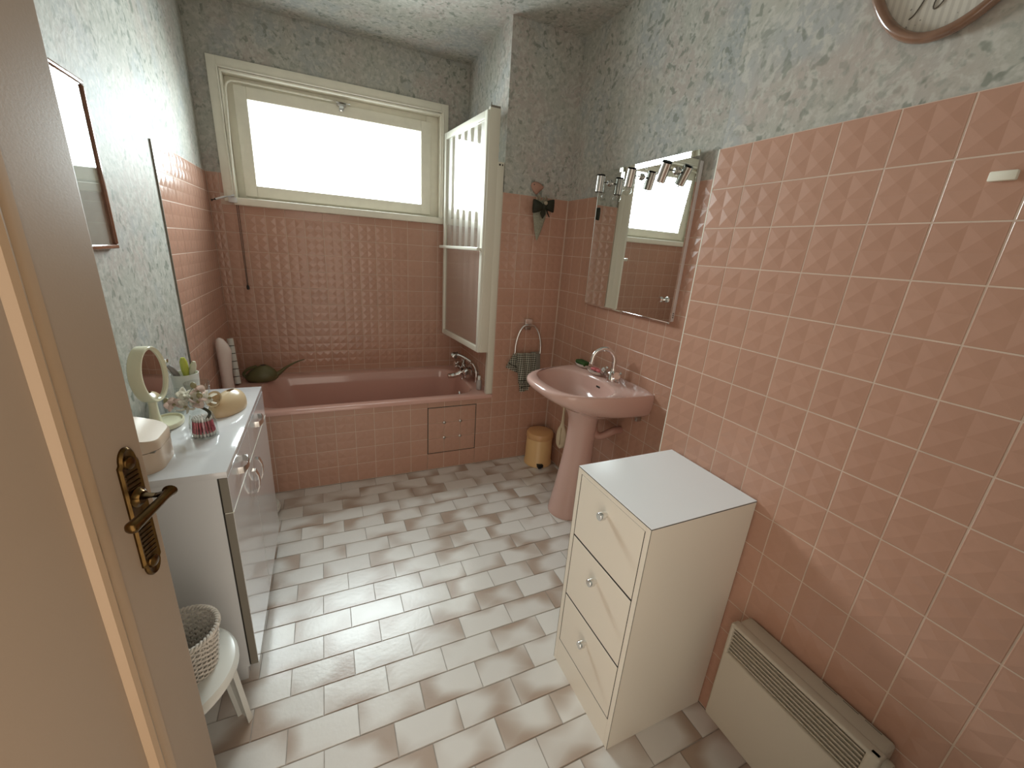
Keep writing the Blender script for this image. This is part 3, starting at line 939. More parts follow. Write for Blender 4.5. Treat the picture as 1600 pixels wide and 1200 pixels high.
# gooseneck tap
fy, fx, fz = 1.662, 1.365, 0.8155
tp = thing('basin_tap', (fx, fy, fz), 'chrome gooseneck tap with two handles on the washbasin', 'tap')
lathe('tap_body', (fx, fy, fz), [(0.032, 0), (0.033, 0.004), (0.030, 0.012), (0.031, 0.034), (0.026, 0.046), (0.017, 0.054), (0.015, 0.068)], 'chrome', tp, 24)
arc = [(fx, fy, fz + 0.05), (fx, fy, fz + 0.095)]
R0 = 0.062
for k in range(0, 13):
    a = PI * k / 12
    d = R0 * (1 - math.cos(a))
    arc.append((fx - d * 0.93, fy + d * 0.30, fz + 0.105 + R0 * math.sin(a) * 1.05))
arc.append((fx - 0.118, fy + 0.039, fz + 0.088))
sp = tube('gooseneck_spout', spline(arc, 3), 0.0122, 'chrome', tp, 14)
tube('aerator', [(fx - 0.1165, fy + 0.038, fz + 0.096), (fx - 0.1185, fy + 0.039, fz + 0.076)], 0.0145, 'chrome', sp, 14)
for s in (-1, 1):
    base = Vector((fx - 0.004, fy + s * 0.022, fz + 0.022)); d = Vector((-0.35, s * 0.8, 0.45)).normalized()
    hd = tube('tap_handle', [base, base + d * 0.024, base + d * 0.028, base + d * 0.048], [0.015, 0.013, 0.021, 0.019], 'chrome', tp, 12)
    a1, b1 = frame_for(d)
    bm = bmesh.new()
    for q in range(3):
        ang = q * PI * 2 / 3 + 0.4
        dd = a1 * math.cos(ang) + b1 * math.sin(ang)
        add_tube(bm, [base + d * 0.040, base + d * 0.042 + dd * 0.029], [0.0075, 0.009], 8)
    bm_obj('handle_prong', bm, 'chrome', hd, True, 50)

def oval_dish(name, c, rx, ry, label, rot=0.0):
    e = thing(name, c, label, 'soap dish')
    bm = bmesh.new()
    rr = []
    for s, z in ((0.70, 0), (0.78, 0.002), (0.97, 0.014), (1.0, 0.018), (0.96, 0.0185), (0.90, 0.013), (0.6, 0.008), (0.1, 0.007)):
        ring = []
        for i in range(32):
            a = 2 * PI * i / 32
            u, v = rx * s * math.cos(a), ry * s * math.sin(a)
            ring.append((c[0] + u * math.cos(rot) - v * math.sin(rot), c[1] + u * math.sin(rot) + v * math.cos(rot), c[2] + z))
        rr.append(ring)
    add_rings(bm, rr)
    bm_obj('dish', bm, 'dish', e, True, 60)
    return e
oval_dish('soap_dish', (1.352, 1.925, 0.8195), 0.036, 0.058, 'white oval soap dish under the green sponge', 0.1)
oval_dish('soap_dish', (1.348, 1.782, 0.8195), 0.043, 0.062, 'white oval soap dish beside the tap with pink soap', 0.1)
tag(box('sponge', (1.328, 1.876, 0.8315), (1.374, 1.972, 0.8535), 'green', None, 0.006, 3), 'dark green scouring sponge on the washbasin ledge', 'sponge')
for i, (dx, dy, rz, lb) in enumerate(((0.0, 0.016, 0.3, 'pink soap bar lying nearer the green sponge'), (0.004, -0.026, -0.2, 'pink soap bar lying nearer the tap'))):
    bm = bmesh.new()
    add_box(bm, (1.348 + dx - 0.02, 1.782 + dy - 0.019, 0.832), (1.348 + dx + 0.02, 1.782 + dy + 0.019, 0.849), 0.007, 3, Matrix.Rotation(rz, 3, 'Z') @ Matrix.Rotation(0.12, 3, 'Y'))
    tag(bm_obj('soap_bar', bm, 'soap', None, True, 50), lb, 'soap')

# dish brush hanging under the washbasin
br = thing('hanging_brush', (1.30, 1.985, 0.27), 'cream long-handled brush hanging head down beneath the washbasin', 'brush')
bm = bmesh.new()
prof = [(0.560, 0.008), (0.50, 0.0085), (0.44, 0.011), (0.415, 0.018), (0.395, 0.028), (0.37, 0.035), (0.33, 0.038), (0.29, 0.034), (0.272, 0.024), (0.264, 0.008)]
rr = []
for z, w in prof:
    ring = []
    for i in range(20):
        a = 2 * PI * i / 20
        ring.append((1.30 + 0.0095 * math.sin(a) + w * 0.45 * math.cos(a), 1.985 - w * 0.89 * math.cos(a) + 0.006 * math.sin(a), z))
    rr.append(ring)
add_rings(bm, rr)
bm_obj('brush_body', bm, 'brush', br, True, 60)
tube('brush_rib', [(1.290, 1.979, 0.405), (1.288, 1.978, 0.29)], 0.004, 'brush', br, 8)
tube('hanging_wire', spline([(1.30, 1.985, 0.562), (1.305, 1.98, 0.60), (1.32, 1.965, 0.63), (1.335, 1.95, 0.665)], 4), 0.002, 'brushed', br, 6)

# ------------------------------------------------------------------ pedal bin
bn = thing('pedal_bin', (1.318, 2.288, 0), 'caramel coloured round pedal bin in the corner by the washbasin', 'bin')
bc = (1.318, 2.288, 0)
lathe('bin_body', bc, [(0.094, 0), (0.098, 0.004), (0.098, 0.022), (0.094, 0.028), (0.092, 0.20), (0.090, 0.206)], 'bin', bn, 40)
lathe('bin_lid', bc, [(0.094, 0.204), (0.0965, 0.208), (0.096, 0.232), (0.090, 0.243), (0.072, 0.250), (0.0, 0.254)], 'binlid', bn, 40)
bm = bmesh.new(); add_box(bm, (1.268, 2.176, 0.012), (1.306, 2.212, 0.034), 0.003); add_box(bm, (1.276, 2.186, 0.001), (1.30, 2.212, 0.012), 0.002)
bm_obj('pedal', bm, 'black', bn, True, 40)

# ------------------------------------------------------------------ mirror cabinet and spots
MY0, MY1, MZ0, MZ1 = 1.369, 2.045, 1.179, 1.869
XM = 1.395
mc = thing('mirror_cabinet', (XR, 1.70, MZ0), 'white wall cabinet with a large frameless mirror door above washbasin', 'mirror cabinet')
box('cabinet_body', (XM + 0.009, MY0 + 0.003, MZ0 + 0.002), (XR + 0.0005, MY1 - 0.006, 1.832), 'white', mc, 0.002)
bm = bmesh.new()
out = [(XM + 0.008, MY0, MZ0), (XM + 0.008, MY1, MZ0), (XM + 0.008, MY1, MZ1), (XM + 0.008, MY0, MZ1)]
r1 = [(XM - 0.0004, MY0, MZ0), (XM - 0.0004, MY1, MZ0), (XM - 0.0016, MY1, MZ1), (XM - 0.0016, MY0, MZ1)]
r2 = [(XM, MY0 + 0.0015, MZ0 + 0.004), (XM, MY1 - 0.003, MZ0 + 0.004), (XM, MY1 - 0.003, MZ1 - 0.022), (XM, MY0 + 0.0015, MZ1 - 0.022)]
add_rings(bm, [out, r1, r2])
md = bm_obj('mirror_door', bm, 'mirror', mc)
lathe('door_knob', (XM, 1.425, 1.273), [(0.005, 0), (0.005, -0.010), (0.012, -0.013), (0.013, -0.022), (0.010, -0.026), (0.0, -0.0265)], 'chrome', md, 18, 'x')
bm = bmesh.new(); add_box(bm, (XM + 0.001, MY0, MZ0 - 0.009), (XM + 0.010, MY1, MZ0), 0.002)
bm_obj('bottom_trim', bm, 'chrome', mc, True, 35)
bm = bmesh.new()
for z in (1.198, 1.207, 1.216): add_box(bm, (XM + 0.016, MY0 + 0.001, z), (XM + 0.022, MY0 + 0.0025, z + 0.004))
bm_obj('hinge_hole', bm, 'slot', mc)
def spot(y, z, tilt, lab):
    s = thing('spotlight', (XM, y, z), lab, 'spotlight', None)
    cx = XM - 0.060
    d = Vector((math.sin(tilt) * 0.15, math.sin(tilt), -math.cos(tilt))).normalized()
    top = Vector((cx, y, z + 0.038))
    bm = bmesh.new()
    add_tube(bm, [top, top + d * 0.004, top + d * 0.078], [0.019, 0.0215, 0.0215], 24)
    bm_obj('shade', bm, 'brushed', s, True, 40)
    bm = bmesh.new(); add_tube(bm, [top - d * 0.003, top + d * 0.001], [0.0205, 0.0225], 24)
    bm_obj('shade_cap', bm, 'black', s, True, 40)
    bm = bmesh.new(); add_tube(bm, [top + d * 0.077, top + d * 0.0795], [0.0195, 0.0195], 24)
    bm_obj('shade_mouth', bm, 'black', s, True, 40)
    p0 = top + d * 0.030
    tube('arm', [p0 + Vector((0.018, 0, 0)), Vector((XM - 0.006, y, p0.z))], 0.0045, 'black', s, 10)
    lathe('arm_rose', (XM, y, p0.z), [(0.016, -0.0018), (0.016, -0.005), (0.009, -0.010), (0.009, -0.016), (0.0, -0.016)], 'brushed', s, 18, 'x')
    bc_ = top + d * 0.096
    sphere('bulb', bc_, 0.0205, 'thin', s, n=20)
    tube('bulb_filament', [top + d * 0.080, bc_ - d * 0.002, bc_ + Vector((0, 0.006, 0.002)), bc_ + Vector((0, -0.006, 0.002))], [0.004, 0.002, 0.0012, 0.0012], 'dish', s, 6)
spot(1.948, 1.800, 0.06, 'small cylindrical spotlight on mirror, farthest one, nearest the tub')
spot(1.703, 1.800, 0.22, 'small cylindrical spotlight at the middle of the mirror top')
spot(1.481, 1.795, 0.42, 'small cylindrical spotlight on mirror, nearest the mirror cabinet knob')

# ------------------------------------------------------------------ chest of drawers
CX0, CX1, CY0, CY1, CZ = 0.692, XB - 0.004, 0.609, 0.936, 0.806
ch = thing('chest_of_drawers', ((CX0 + CX1) / 2, (CY0 + CY1) / 2, 0), 'narrow cream chest with three drawers and a white top', 'chest')
box('side_panel', (CX0, CY0, 0), (CX1, CY0 + 0.018, CZ - 0.0012), 'chest', ch, 0.0006, 1)
box('side_panel', (CX0, CY1 - 0.018, 0), (CX1, CY1, CZ - 0.0012), 'chest', ch, 0.0006, 1)
box('back_panel', (CX1 - 0.01, CY0 + 0.018, 0), (CX1 - 0.001, CY1 - 0.018, CZ - 0.018), 'chest', ch)
box('top_panel', (CX0, CY0, CZ - 0.0006), (CX1, CY1, CZ + 0.0012), 'chesttop', ch, 0.0005, 1)
box('top_edge', (CX0 - 0.0002, CY0 - 0.0004, CZ - 0.0024), (CX1, CY1, CZ - 0.0006), 'dark', ch)
box('top_rail', (CX0, CY0 + 0.018, CZ - 0.018), (CX1 - 0.01, CY1 - 0.018, CZ - 0.0024), 'chest', ch)
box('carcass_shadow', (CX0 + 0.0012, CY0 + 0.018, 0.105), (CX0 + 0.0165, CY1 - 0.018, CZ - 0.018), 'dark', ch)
box('plinth', (CX0 + 0.0006, CY0 + 0.0186, 0), (CX0 + 0.018, CY1 - 0.018, 0.1050), 'chest', ch)
for z0, z1, kz in ((0.566, 0.787, 0.734), (0.322, 0.561, 0.497), (0.108, 0.317, 0.247)):
    d = box('drawer_front', (CX0 + 0.0004, CY0 + 0.0212, z0 + 0.0008), (CX0 + 0.017, CY1 - 0.0212, z1 - 0.0008), 'chest', ch, 0.0008, 1)
    lathe('knob', (CX0, 0.776, kz), [(0.0075, 0.001), (0.0075, -0.008), (0.0125, -0.011), (0.0125, -0.026), (0.011, -0.028), (0.0, -0.028)], 'chrome', d, 22, 'x')
box('corner_edging', (CX0 - 0.0003, CY0 - 0.0003, 0), (CX0 + 0.0012, CY0 + 0.0009, CZ - 0.0012), 'edge', ch)
box('corner_edging', (CX0 - 0.0003, CY1 - 0.0009, 0), (CX0 + 0.0012, CY1 + 0.0003, CZ - 0.0012), 'edge', ch)

# ------------------------------------------------------------------ electric convector
hx0, hy0, hy1, hz0, hz1 = 1.000, 0.176, 0.538, 0.10, 0.464
cv = thing('convector_heater', (1.04, 0.36, hz0), 'low cream electric convector heater with louvred grille on wall', 'heater')
box('heater_body', (hx0 + 0.012, hy0 + 0.004, hz0 + 0.004), (XB - 0.003, hy1 - 0.004, hz1 - 0.003), 'convector', cv, 0.008, 3)
gz0, gz1 = 0.362, 0.452
bm = bmesh.new()
add_box(bm, (hx0, hy0, hz0), (hx0 + 0.020, hy1, gz0), 0.006, 3)
add_box(bm, (hx0, hy0, gz0 - 0.01), (hx0 + 0.020, hy0 + 0.026, hz1), 0.006, 3)
add_box(bm, (hx0, hy1 - 0.012, gz0 - 0.01), (hx0 + 0.020, hy1, hz1), 0.005, 3)
add_box(bm, (hx0, hy0, gz1), (hx0 + 0.030, hy1, hz1), 0.006, 3)
bm_obj('front_panel', bm, 'convector', cv, True, 40)
box('grille_back', (hx0 + 0.0135, hy0 + 0.024, gz0), (hx0 + 0.0145, hy1 - 0.011, gz1), 'slot', cv)
for k in range(7):
    z = gz0 + 0.006 + k * (gz1 - gz0 - 0.004) / 7
    box('louvre', (hx0 + 0.002, hy0 + 0.026, z), (hx0 + 0.014, hy1 - 0.012, z + 0.003), 'convector', cv, 0.001, 1, Matrix.Rotation(0.62, 3, 'Y'))
for k in range(3):
    box('top_slot', (XB - 0.014, 0.205 + k * 0.046, hz1 - 0.0034), (XB - 0.012, 0.238 + k * 0.046, hz1 - 0.0026), 'slot', cv)
kb = lathe('control_knob', (1.045, hy0 + 0.004, 0.420), [(0.018, 0), (0.018, -0.010), (0.016, -0.014), (0, -0.014)], 'convector', cv, 16, 'y')

# ------------------------------------------------------------------ door with brass handle
DX, DY0, DY1 = -0.297, -0.034, 0.796
dr = bpy.data.objects.new('door_1', None); C.objects.link(dr); dr.location = (DX, DY1, 0.008); struct(dr, 'open cream door with moulded panel')
box('door_leaf', (DX - 0.040, DY0, 0.008), (DX, DY1, 2.035), 'door', dr, 0.003)
def door_ring(y0, y1, z0, z1, w, t, mat, nm):
    bm = bmesh.new()
    a = [(DX, y0, z0), (DX, y1, z0), (DX, y1, z1), (DX, y0, z1)]
    def ins(d, x): return [(DX + x, y0 + d, z0 + d), (DX + x, y1 - d, z0 + d), (DX + x, y1 - d, z1 - d), (DX + x, y0 + d, z1 - d)]
    add_rings(bm, [ins(0, -0.001), ins(0.0, t * 0.2), ins(w * 0.25, t * 0.55), ins(w * 0.45, t * 0.45), ins(w * 0.62, t), ins(w * 0.82, t * 0.9), ins(w, -0.001)], True, False, False)
    return bm_obj(nm, bm, mat, dr, True, 30)
door_ring(DY0 + 0.10, DY1 - 0.093, 0.17, 1.92, 0.046, 0.010, 'bead', 'panel_moulding')
HY, HZ = DY1 - 0.0350, 0.977
bm = bmesh.new()
pts = []
pw, ph = 0.0195, 0.094
for i in range(13):
    a = PI * i / 12
    pts.append((pw * 0.82 * math.cos(a), ph + 0.024 * math.sin(a)))
outl = [(pw, ph - 0.004), (pw, ph)] + [(x, y + 0.004) for x, y in pts] + [(-pw, ph), (-pw, ph - 0.004)]
outl += [(-x, -y) for x, y in outl]
def plate_ring(s, x): return [(DX + x, HY + y * (1 - s / pw), HZ + z * (1 - s / 0.115)) for y, z in outl]
add_rings(bm, [plate_ring(0, -0.001), plate_ring(0, 0.003), plate_ring(0.003, 0.006), plate_ring(0.005, 0.0055), plate_ring(0.007, 0.0045)], True, True, True)
pl = bm_obj('handle_plate', bm, 'brass', dr, True, 35)
for s in (-1, 1):
    lathe('plate_rosette', (DX + 0.004, HY, HZ + s * 0.095), [(0.011, 0), (0.010, 0.003), (0.005, 0.005), (0, 0.0055)], 'brass', pl, 16, 'x')
lathe('lever_rose', (DX + 0.004, HY, HZ + 0.033), [(0.017, 0), (0.017, 0.003), (0.012, 0.006), (0.010, 0.010), (0.0, 0.010)], 'brass', pl, 20, 'x')
tube('lever_shank', [(DX + 0.006, HY, HZ + 0.033), (DX + 0.046, HY + 0.004, HZ + 0.036)], [0.0085, 0.007], 'brass', dr, 16)
tube('lever', spline([(DX + 0.046, HY + 0.013, HZ + 0.038), (DX + 0.048, HY + 0.004, HZ + 0.037), (DX + 0.047, HY - 0.028, HZ + 0.032), (DX + 0.045, HY - 0.062, HZ + 0.027), (DX + 0.043, HY - 0.076, HZ + 0.024)], 5),
     [0.006, 0.009, 0.0105, 0.0095, 0.0082, 0.0075, 0.0068, 0.0066, 0.0068, 0.007, 0.0073, 0.0076, 0.008, 0.0084, 0.0088, 0.0092, 0.0096, 0.0098, 0.0095, 0.008, 0.005], 'brass', dr, 16)
bm = bmesh.new()
for s in range(-9, 10):
    if -1 < s < 4: continue
    add_box(bm, (DX + 0.004, HY - 0.012, HZ + s * 0.0085 - 0.0012), (DX + 0.0058, HY + 0.012, HZ + s * 0.0085 + 0.0012))
bm_obj('plate_relief', bm, 'brass', pl)
dr.rotation_euler = (0, 0, -math.radians(18))

# ------------------------------------------------------------------ vanity unit at left
VX0, VX1, VY0, VY1, VZ = -0.556, -0.285, 1.214, 1.962, 0.800
vn = thing('vanity_unit', ((VX0 + VX1) / 2, (VY0 + VY1) / 2, 0), 'glossy white vanity unit with two drawers and two doors', 'cabinet')
box('worktop', (VX0, VY0 - 0.002, VZ - 0.019), (VX1, VY1 + 0.002, VZ), 'gloss', vn, 0.0007)
box('carcass', (VX0 + 0.01, VY0 + 0.003, 0.072), (VX1 - 0.026, VY1 - 0.003, VZ - 0.019), 'white', vn)
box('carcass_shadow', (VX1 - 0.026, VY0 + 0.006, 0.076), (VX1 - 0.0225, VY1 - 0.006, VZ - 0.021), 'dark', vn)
for y in (VY0 + 0.02, VY1 - 0.06):
    for x in (VX0 + 0.03, VX1 - 0.075):
        box('foot', (x, y, 0.0), (x + 0.035, y + 0.035, 0.072), 'white', vn, 0.002)
ym = 1.556
def front(nm, y0, y1, z0, z1, hy, hz, vert):
    f = box(nm, (VX1 - 0.0215, y0, z0), (VX1 - 0.001, y1, z1), 'edge', vn, 0.0008, 1)
    box('lacquer_face', (VX1 - 0.001, y0 + 0.0005, z0 + 0.0005), (VX1 + 0.0002, y1 - 0.0005, z1 - 0.0005), 'gloss', f)
    hw = 0.044
    prof = [(-hw, 0.0005), (-hw * 0.94, 0.013), (-hw * 0.5, 0.020), (0, 0.022), (hw * 0.5, 0.020), (hw * 0.94, 0.013), (hw, 0.0005)]
    bm = bmesh.new()
    rings = []
    for u, d in prof:
        w = 0.009 if abs(u) < hw * 0.9 else 0.011
        th = 0.003
        if vert: rings.append([(VX1 + d, hy - w, hz + u), (VX1 + d, hy + w, hz + u), (VX1 + d + th, hy + w, hz + u), (VX1 + d + th, hy - w, hz + u)])
        else: rings.append([(VX1 + d, hy + u, hz - w), (VX1 + d, hy + u, hz + w), (VX1 + d + th, hy + u, hz + w), (VX1 + d + th, hy + u, hz - w)])
    add_rings(bm, rings)
    bm_obj('bow_handle', bm, 'chrome', f, True, 25)
    return f
front('drawer', VY0, ym - 0.0015, 0.667, 0.779, 1.375, 0.735, False)
front('drawer', ym + 0.0015, VY1, 0.667, 0.779, 1.735, 0.735, False)
front('cabinet_door', VY0, ym - 0.0015, 0.080, 0.6635, ym - 0.045, 0.595, True)
front('cabinet_door', ym + 0.0015, VY1, 0.080, 0.6635, ym + 0.045, 0.595, True)
box('drawer_lip', (VX1 - 0.02, VY0, 0.6640), (VX1 + 0.0012, VY1, 0.6664), 'screenwhite', vn)

# ------------------------------------------------------------------ things on the vanity
# magnifying mirror
mm = thing('magnifying_mirror', (-0.525, 1.595, VZ), 'ivory magnifying mirror on a stand on the vanity', 'mirror')
lathe('stand_base', (-0.520, 1.605, VZ), [(0.060, 0.0005), (0.066, 0.003), (0.067, 0.014), (0.064, 0.017), (0.060, 0.0165), (0.057, 0.011), (0.03, 0.010), (0.0, 0.010)], 'ivory', mm, 40, 'z', 45, (True, True), 0.72, 1.05)
bm = bmesh.new()
rr = []
for z, a_, b_ in ((0.008, 0.020, 0.030), (0.025, 0.016, 0.023), (0.06, 0.012, 0.018), (0.085, 0.011, 0.017), (0.103, 0.011, 0.020)):
    rr.append(circ((-0.538 + z * 0.04, 1.575, VZ + z), a_, 24, 'z', b_))
add_rings(bm, rr); bm_obj('stand_column', bm, 'ivory', mm, True, 60)
mcn = Vector((-0.521, 1.570, VZ + 0.188))
nrm = Vector((0.985, -0.17, 0.03)).normalized()
ua, ub = frame_for(nrm)
def hoop(off, ra, rb, n=48): return [mcn + nrm * off + ua * (ra * math.cos(2 * PI * i / n)) + ub * (rb * math.sin(2 * PI * i / n)) for i in range(n)]
bm = bmesh.new()
add_rings(bm, [hoop(-0.026, 0.066, 0.084), hoop(-0.022, 0.071, 0.090), hoop(0.008, 0.071, 0.090), hoop(0.012, 0.068, 0.087), hoop(0.010, 0.061, 0.080), hoop(0.004, 0.060, 0.079)], True, True, False)
rim_ = bm_obj('mirror_rim', bm, 'ivory', mm, True, 45)
bm = bmesh.new(); add_rings(bm, [hoop(0.0045, 0.0603, 0.0793), hoop(0.0048, 0.03, 0.04), hoop(0.005, 0.002, 0.002)], True, False, True)
bm_obj('mirror_glass', bm, 'mirror', mm, True)
pv = mcn - ua * 0.072
tube('pivot_screw', [pv + ua * 0.002 + nrm * -0.006, pv - ua * 0.006 + nrm * -0.006], 0.006, 'black', mm, 12)

# brush tumbler
tb = thing('tumbler', (-0.512, 1.845, VZ), 'white ceramic tumbler with a silver band by the wall', 'tumbler')
tc_ = (-0.512, 1.845, VZ)
lathe('cup', tc_, [(0.034, 0.0), (0.037, 0.003), (0.040, 0.05), (0.043, 0.108), (0.044, 0.110), (0.041, 0.110), (0.038, 0.05), (0.035, 0.008), (0.0, 0.006)], 'plastic', tb, 36)
lathe('silver_band', tc_, [(0.0395, 0.044), (0.0408, 0.045), (0.0412, 0.054), (0.0402, 0.055)], 'chrome', tb, 36, cap=(False, False))
def stick(nm, p0, p1, r, mat, label, cat, wide=None):
    pts_ = spline([p0, Vector(p0).lerp(Vector(p1), 0.5), p1], 5)
    o = tube(nm, pts_, r if isinstance(r, list) else [r] * 11, mat, None, 10)
    tag(o, label, cat)
    return o
stick('hair_brush', (-0.505, 1.845, VZ + 0.012), (-0.508, 1.838, VZ + 0.172), [0.005] * 5 + [0.008, 0.011, 0.013, 0.013, 0.012, 0.006], 'lime', 'lime green brush standing in the white tumbler', 'brush')
stick('hair_brush', (-0.500, 1.850, VZ + 0.012), (-0.548, 1.815, VZ + 0.150), [0.004] * 5 + [0.006, 0.009, 0.012, 0.012, 0.011, 0.005], 'greyb', 'grey handled brush leaning in the white tumbler', 'brush')
stick('hair_brush', (-0.515, 1.842, VZ + 0.012), (-0.476, 1.842, VZ + 0.155), [0.004] * 5 + [0.006, 0.008, 0.010, 0.011, 0.010, 0.005], 'paleb', 'pale ivory brush standing in the white tumbler', 'brush')
tbh = thing('safety_razor', (-0.545, 1.80, VZ + 0.10), 'silver razor with clear head leaning out of the white tumbler', 'razor')
tube('razor_handle', [(-0.505, 1.842, VZ + 0.014), (-0.545, 1.806, VZ + 0.13), (-0.558, 1.795, VZ + 0.168)], 0.0035, 'chrome', tbh, 8)
box('razor_head', (-0.578, 1.782, VZ + 0.166), (-0.540, 1.804, VZ + 0.180), 'chrome', tbh, 0.004)

# drinking glass behind flowers
def tumbler_glass(c, r, h, label):
    lathe_o = lathe('drinking_glass', c, [(r * 0.80, 0), (r * 0.83, 0.004), (r, h), (r * 0.965, h), (r * 0.79, 0.009), (0.0, 0.008)], 'thin', None, 32)
    tag(lathe_o, label, 'glass')
tumbler_glass((-0.462, 1.772, VZ + 0.0005), 0.040, 0.092, 'clear drinking glass behind the artificial orchid')
tumbler_glass((-0.520, 1.705, VZ + 0.0005), 0.034, 0.085, 'clear drinking glass behind the magnifying mirror')

# tan dome shaped dispenser
dm = thing('dome_holder', (-0.375, 1.715, VZ), 'tan dome-shaped plastic holder with an oval opening on vanity', 'holder')
bm = bmesh.new()
NN = 40
def dome_ring(s, z, sh):
    out = []
    for i in range(NN):
        a = 2 * PI * i / NN
        u, v = 0.052 * s * math.cos(a), 0.085 * s * math.sin(a)
        rz = -0.35
        out.append((-0.362 + u * math.cos(rz) - v * math.sin(rz) + sh * 0.35, 1.700 + u * math.sin(rz) + v * math.cos(rz) + sh, VZ + z))
    return out
dr_ = [dome_ring(0.96, 0.0005, 0), dome_ring(1.0, 0.008, 0)]
for k in range(1, 8):
    a = PI / 2 * k / 8
    dr_.append(dome_ring(math.cos(a) * 0.985, 0.010 + 0.060 * math.sin(a), 0.004 * k))
dr_ += [dome_ring(0.30, 0.064, 0.03), dome_ring(0.24, 0.040, 0.028)]
add_rings(bm, dr_)
bm_obj('dome_shell', bm, 'tan', dm, True, 50)
bm = bmesh.new()
hc = Vector((-0.386, 1.646, VZ + 0.060))
add_rings(bm, [[hc + Vector((0.024 * math.cos(2 * PI * i / 28), -0.010 + 0.028 * math.sin(2 * PI * i / 28), 0.010 + 0.020 * math.sin(2 * PI * i / 28))) * 1.0 for i in range(28)],
               [hc + Vector((0.020 * math.cos(2 * PI * i / 28), -0.010 + 0.024 * math.sin(2 * PI * i / 28), 0.009 + 0.017 * math.sin(2 * PI * i / 28))) for i in range(28)],
               [hc + Vector((0.012 * math.cos(2 * PI * i / 28), 0.004 + 0.014 * math.sin(2 * PI * i / 28), -0.012 + 0.010 * math.sin(2 * PI * i / 28))) for i in range(28)]], True, False, True)
bm_obj('opening_lip', bm, 'tan', dm, True, 50)

# swab jar
jc = Vector((-0.388, 1.480, VZ))
jr = thing('swab_jar', jc, 'clear plastic jar packed with pink cotton swabs', 'jar')
lathe('jar_wall', jc, [(0.035, 0.0005), (0.038, 0.003), (0.036, 0.05), (0.031, 0.072), (0.029, 0.078), (0.0275, 0.078), (0.0295, 0.071), (0.0345, 0.049), (0.036, 0.005), (0.0, 0.004)], 'thin', jr, 32)
bms, bmc = bmesh.new(), bmesh.new()
for ring, n in ((0.029, 20), (0.021, 14), (0.012, 8)):
    for i in range(n):
        a = 2 * PI * i / n + ring * 40
        x, y = jc.x + ring * math.cos(a), jc.y + ring * math.sin(a)
        lx, ly = jc.x + ring * 0.82 * math.cos(a), jc.y + ring * 0.82 * math.sin(a)
        add_tube(bms, [(x, y, VZ + 0.012), (lx, ly, VZ + 0.056)], 0.0028, 5)
        add_tube(bmc, [(x, y, VZ + 0.0055), (x, y, VZ + 0.011), (x, y, VZ + 0.017)], [0.0015, 0.0036, 0.003], 6)
        add_tube(bmc, [(lx, ly, VZ + 0.055), (lx, ly, VZ + 0.061), (lx, ly, VZ + 0.067)], [0.003, 0.0036, 0.0015], 6)
o = bm_obj('swab_stick', bms, 'pinkstick', jr, True); o['kind'] = 'stuff'
o = bm_obj('cotton_tip', bmc, 'cotton', jr, True); o['kind'] = 'stuff'

# orchid spray lying across the jar
fl = thing('artificial_orchid', (jc.x, jc.y, VZ + 0.08), 'spray of pale pink artificial orchids standing in the swab jar', 'flower')
fc = Vector((-0.408, 1.492, VZ + 0.112))
tube('stem', spline([(jc.x + 0.012, jc.y - 0.006, VZ + 0.055), (jc.x + 0.026, jc.y - 0.016, VZ + 0.082), (jc.x + 0.012, jc.y - 0.012, VZ + 0.098), (fc.x, fc.y, fc.z - 0.006)], 5), 0.0045, 'stem', fl, 8)
tube('stem', spline([(fc.x, fc.y, fc.z - 0.006), (fc.x - 0.01, fc.y + 0.01, fc.z + 0.02), (fc.x + 0.004, fc.y + 0.012, fc.z + 0.045)], 4), 0.0007, 'stem', fl, 6)
def petal(c, d, ln, wd, mat, parent, cup=0.3):
    d = Vector(d).normalized(); a, b = frame_for(d)
    bm = bmesh.new()
    nU, nV = 7, 7
    grid = []
    ang = random.uniform(0, 2 * PI)
    wa = a * math.cos(ang) + b * math.sin(ang); wb = d.cross(wa)
    for i in range(nU):
        u = i / (nU - 1)
        w = wd * math.sin(PI * min(1, 0.12 + u * 0.84)) ** 0.7
        row = []
        for j in range(nV):
            v = -1 + 2 * j / (nV - 1)
            row.append(bm.verts.new(Vector(c) + d * (ln * u) + wa * (w * v) + wb * (-cup * ln * (u * u - u) * 1.2 + cup * wd * v * v * 0.9)))
        grid.append(row)
    for i in range(nU - 1):
        for j in range(nV - 1):
            bm.faces.new((grid[i][j], grid[i + 1][j], grid[i + 1][j + 1], grid[i][j + 1]))
    bmesh.ops.solidify(bm, geom=list(bm.faces), thickness=0.0008)
    return bm_obj('petal', bm, mat, parent, True)
rnd = random.Random(3)
for k, (dx, dy, dz) in enumerate(((-0.042, -0.016, 0.000), (-0.012, -0.030, -0.004), (0.018, -0.020, 0.006), (0.044, 0.0, 0.010), (-0.020, 0.020, 0.020), (0.012, 0.022, 0.026), (-0.002, 0.0, 0.012))):
    c = fc + Vector((dx, dy, dz))
    fn = Vector((dx * 6 + 0.25, -0.55, 0.45)).normalized()
    b_ = sphere('flower_heart', c + fn * 0.004, 0.0048, 'bud', fl, n=10)
    a1, b1 = frame_for(fn)
    for q in range(5):
        an = 2 * PI * q / 5 + k
        petal(c, a1 * math.cos(an) + b1 * math.sin(an) + fn * 0.35, 0.026, 0.013, 'petal' if k in (0, 2, 5) else 'petalw', b_)
for dx, dy, dz in ((-0.062, -0.005, 0.012), (0.024, -0.012, 0.026), (0.006, 0.014, 0.052)):
    sphere('bud', fc + Vector((dx, dy, dz)), 0.0085, 'bud', fl, (1, 1, 1.25), 12)

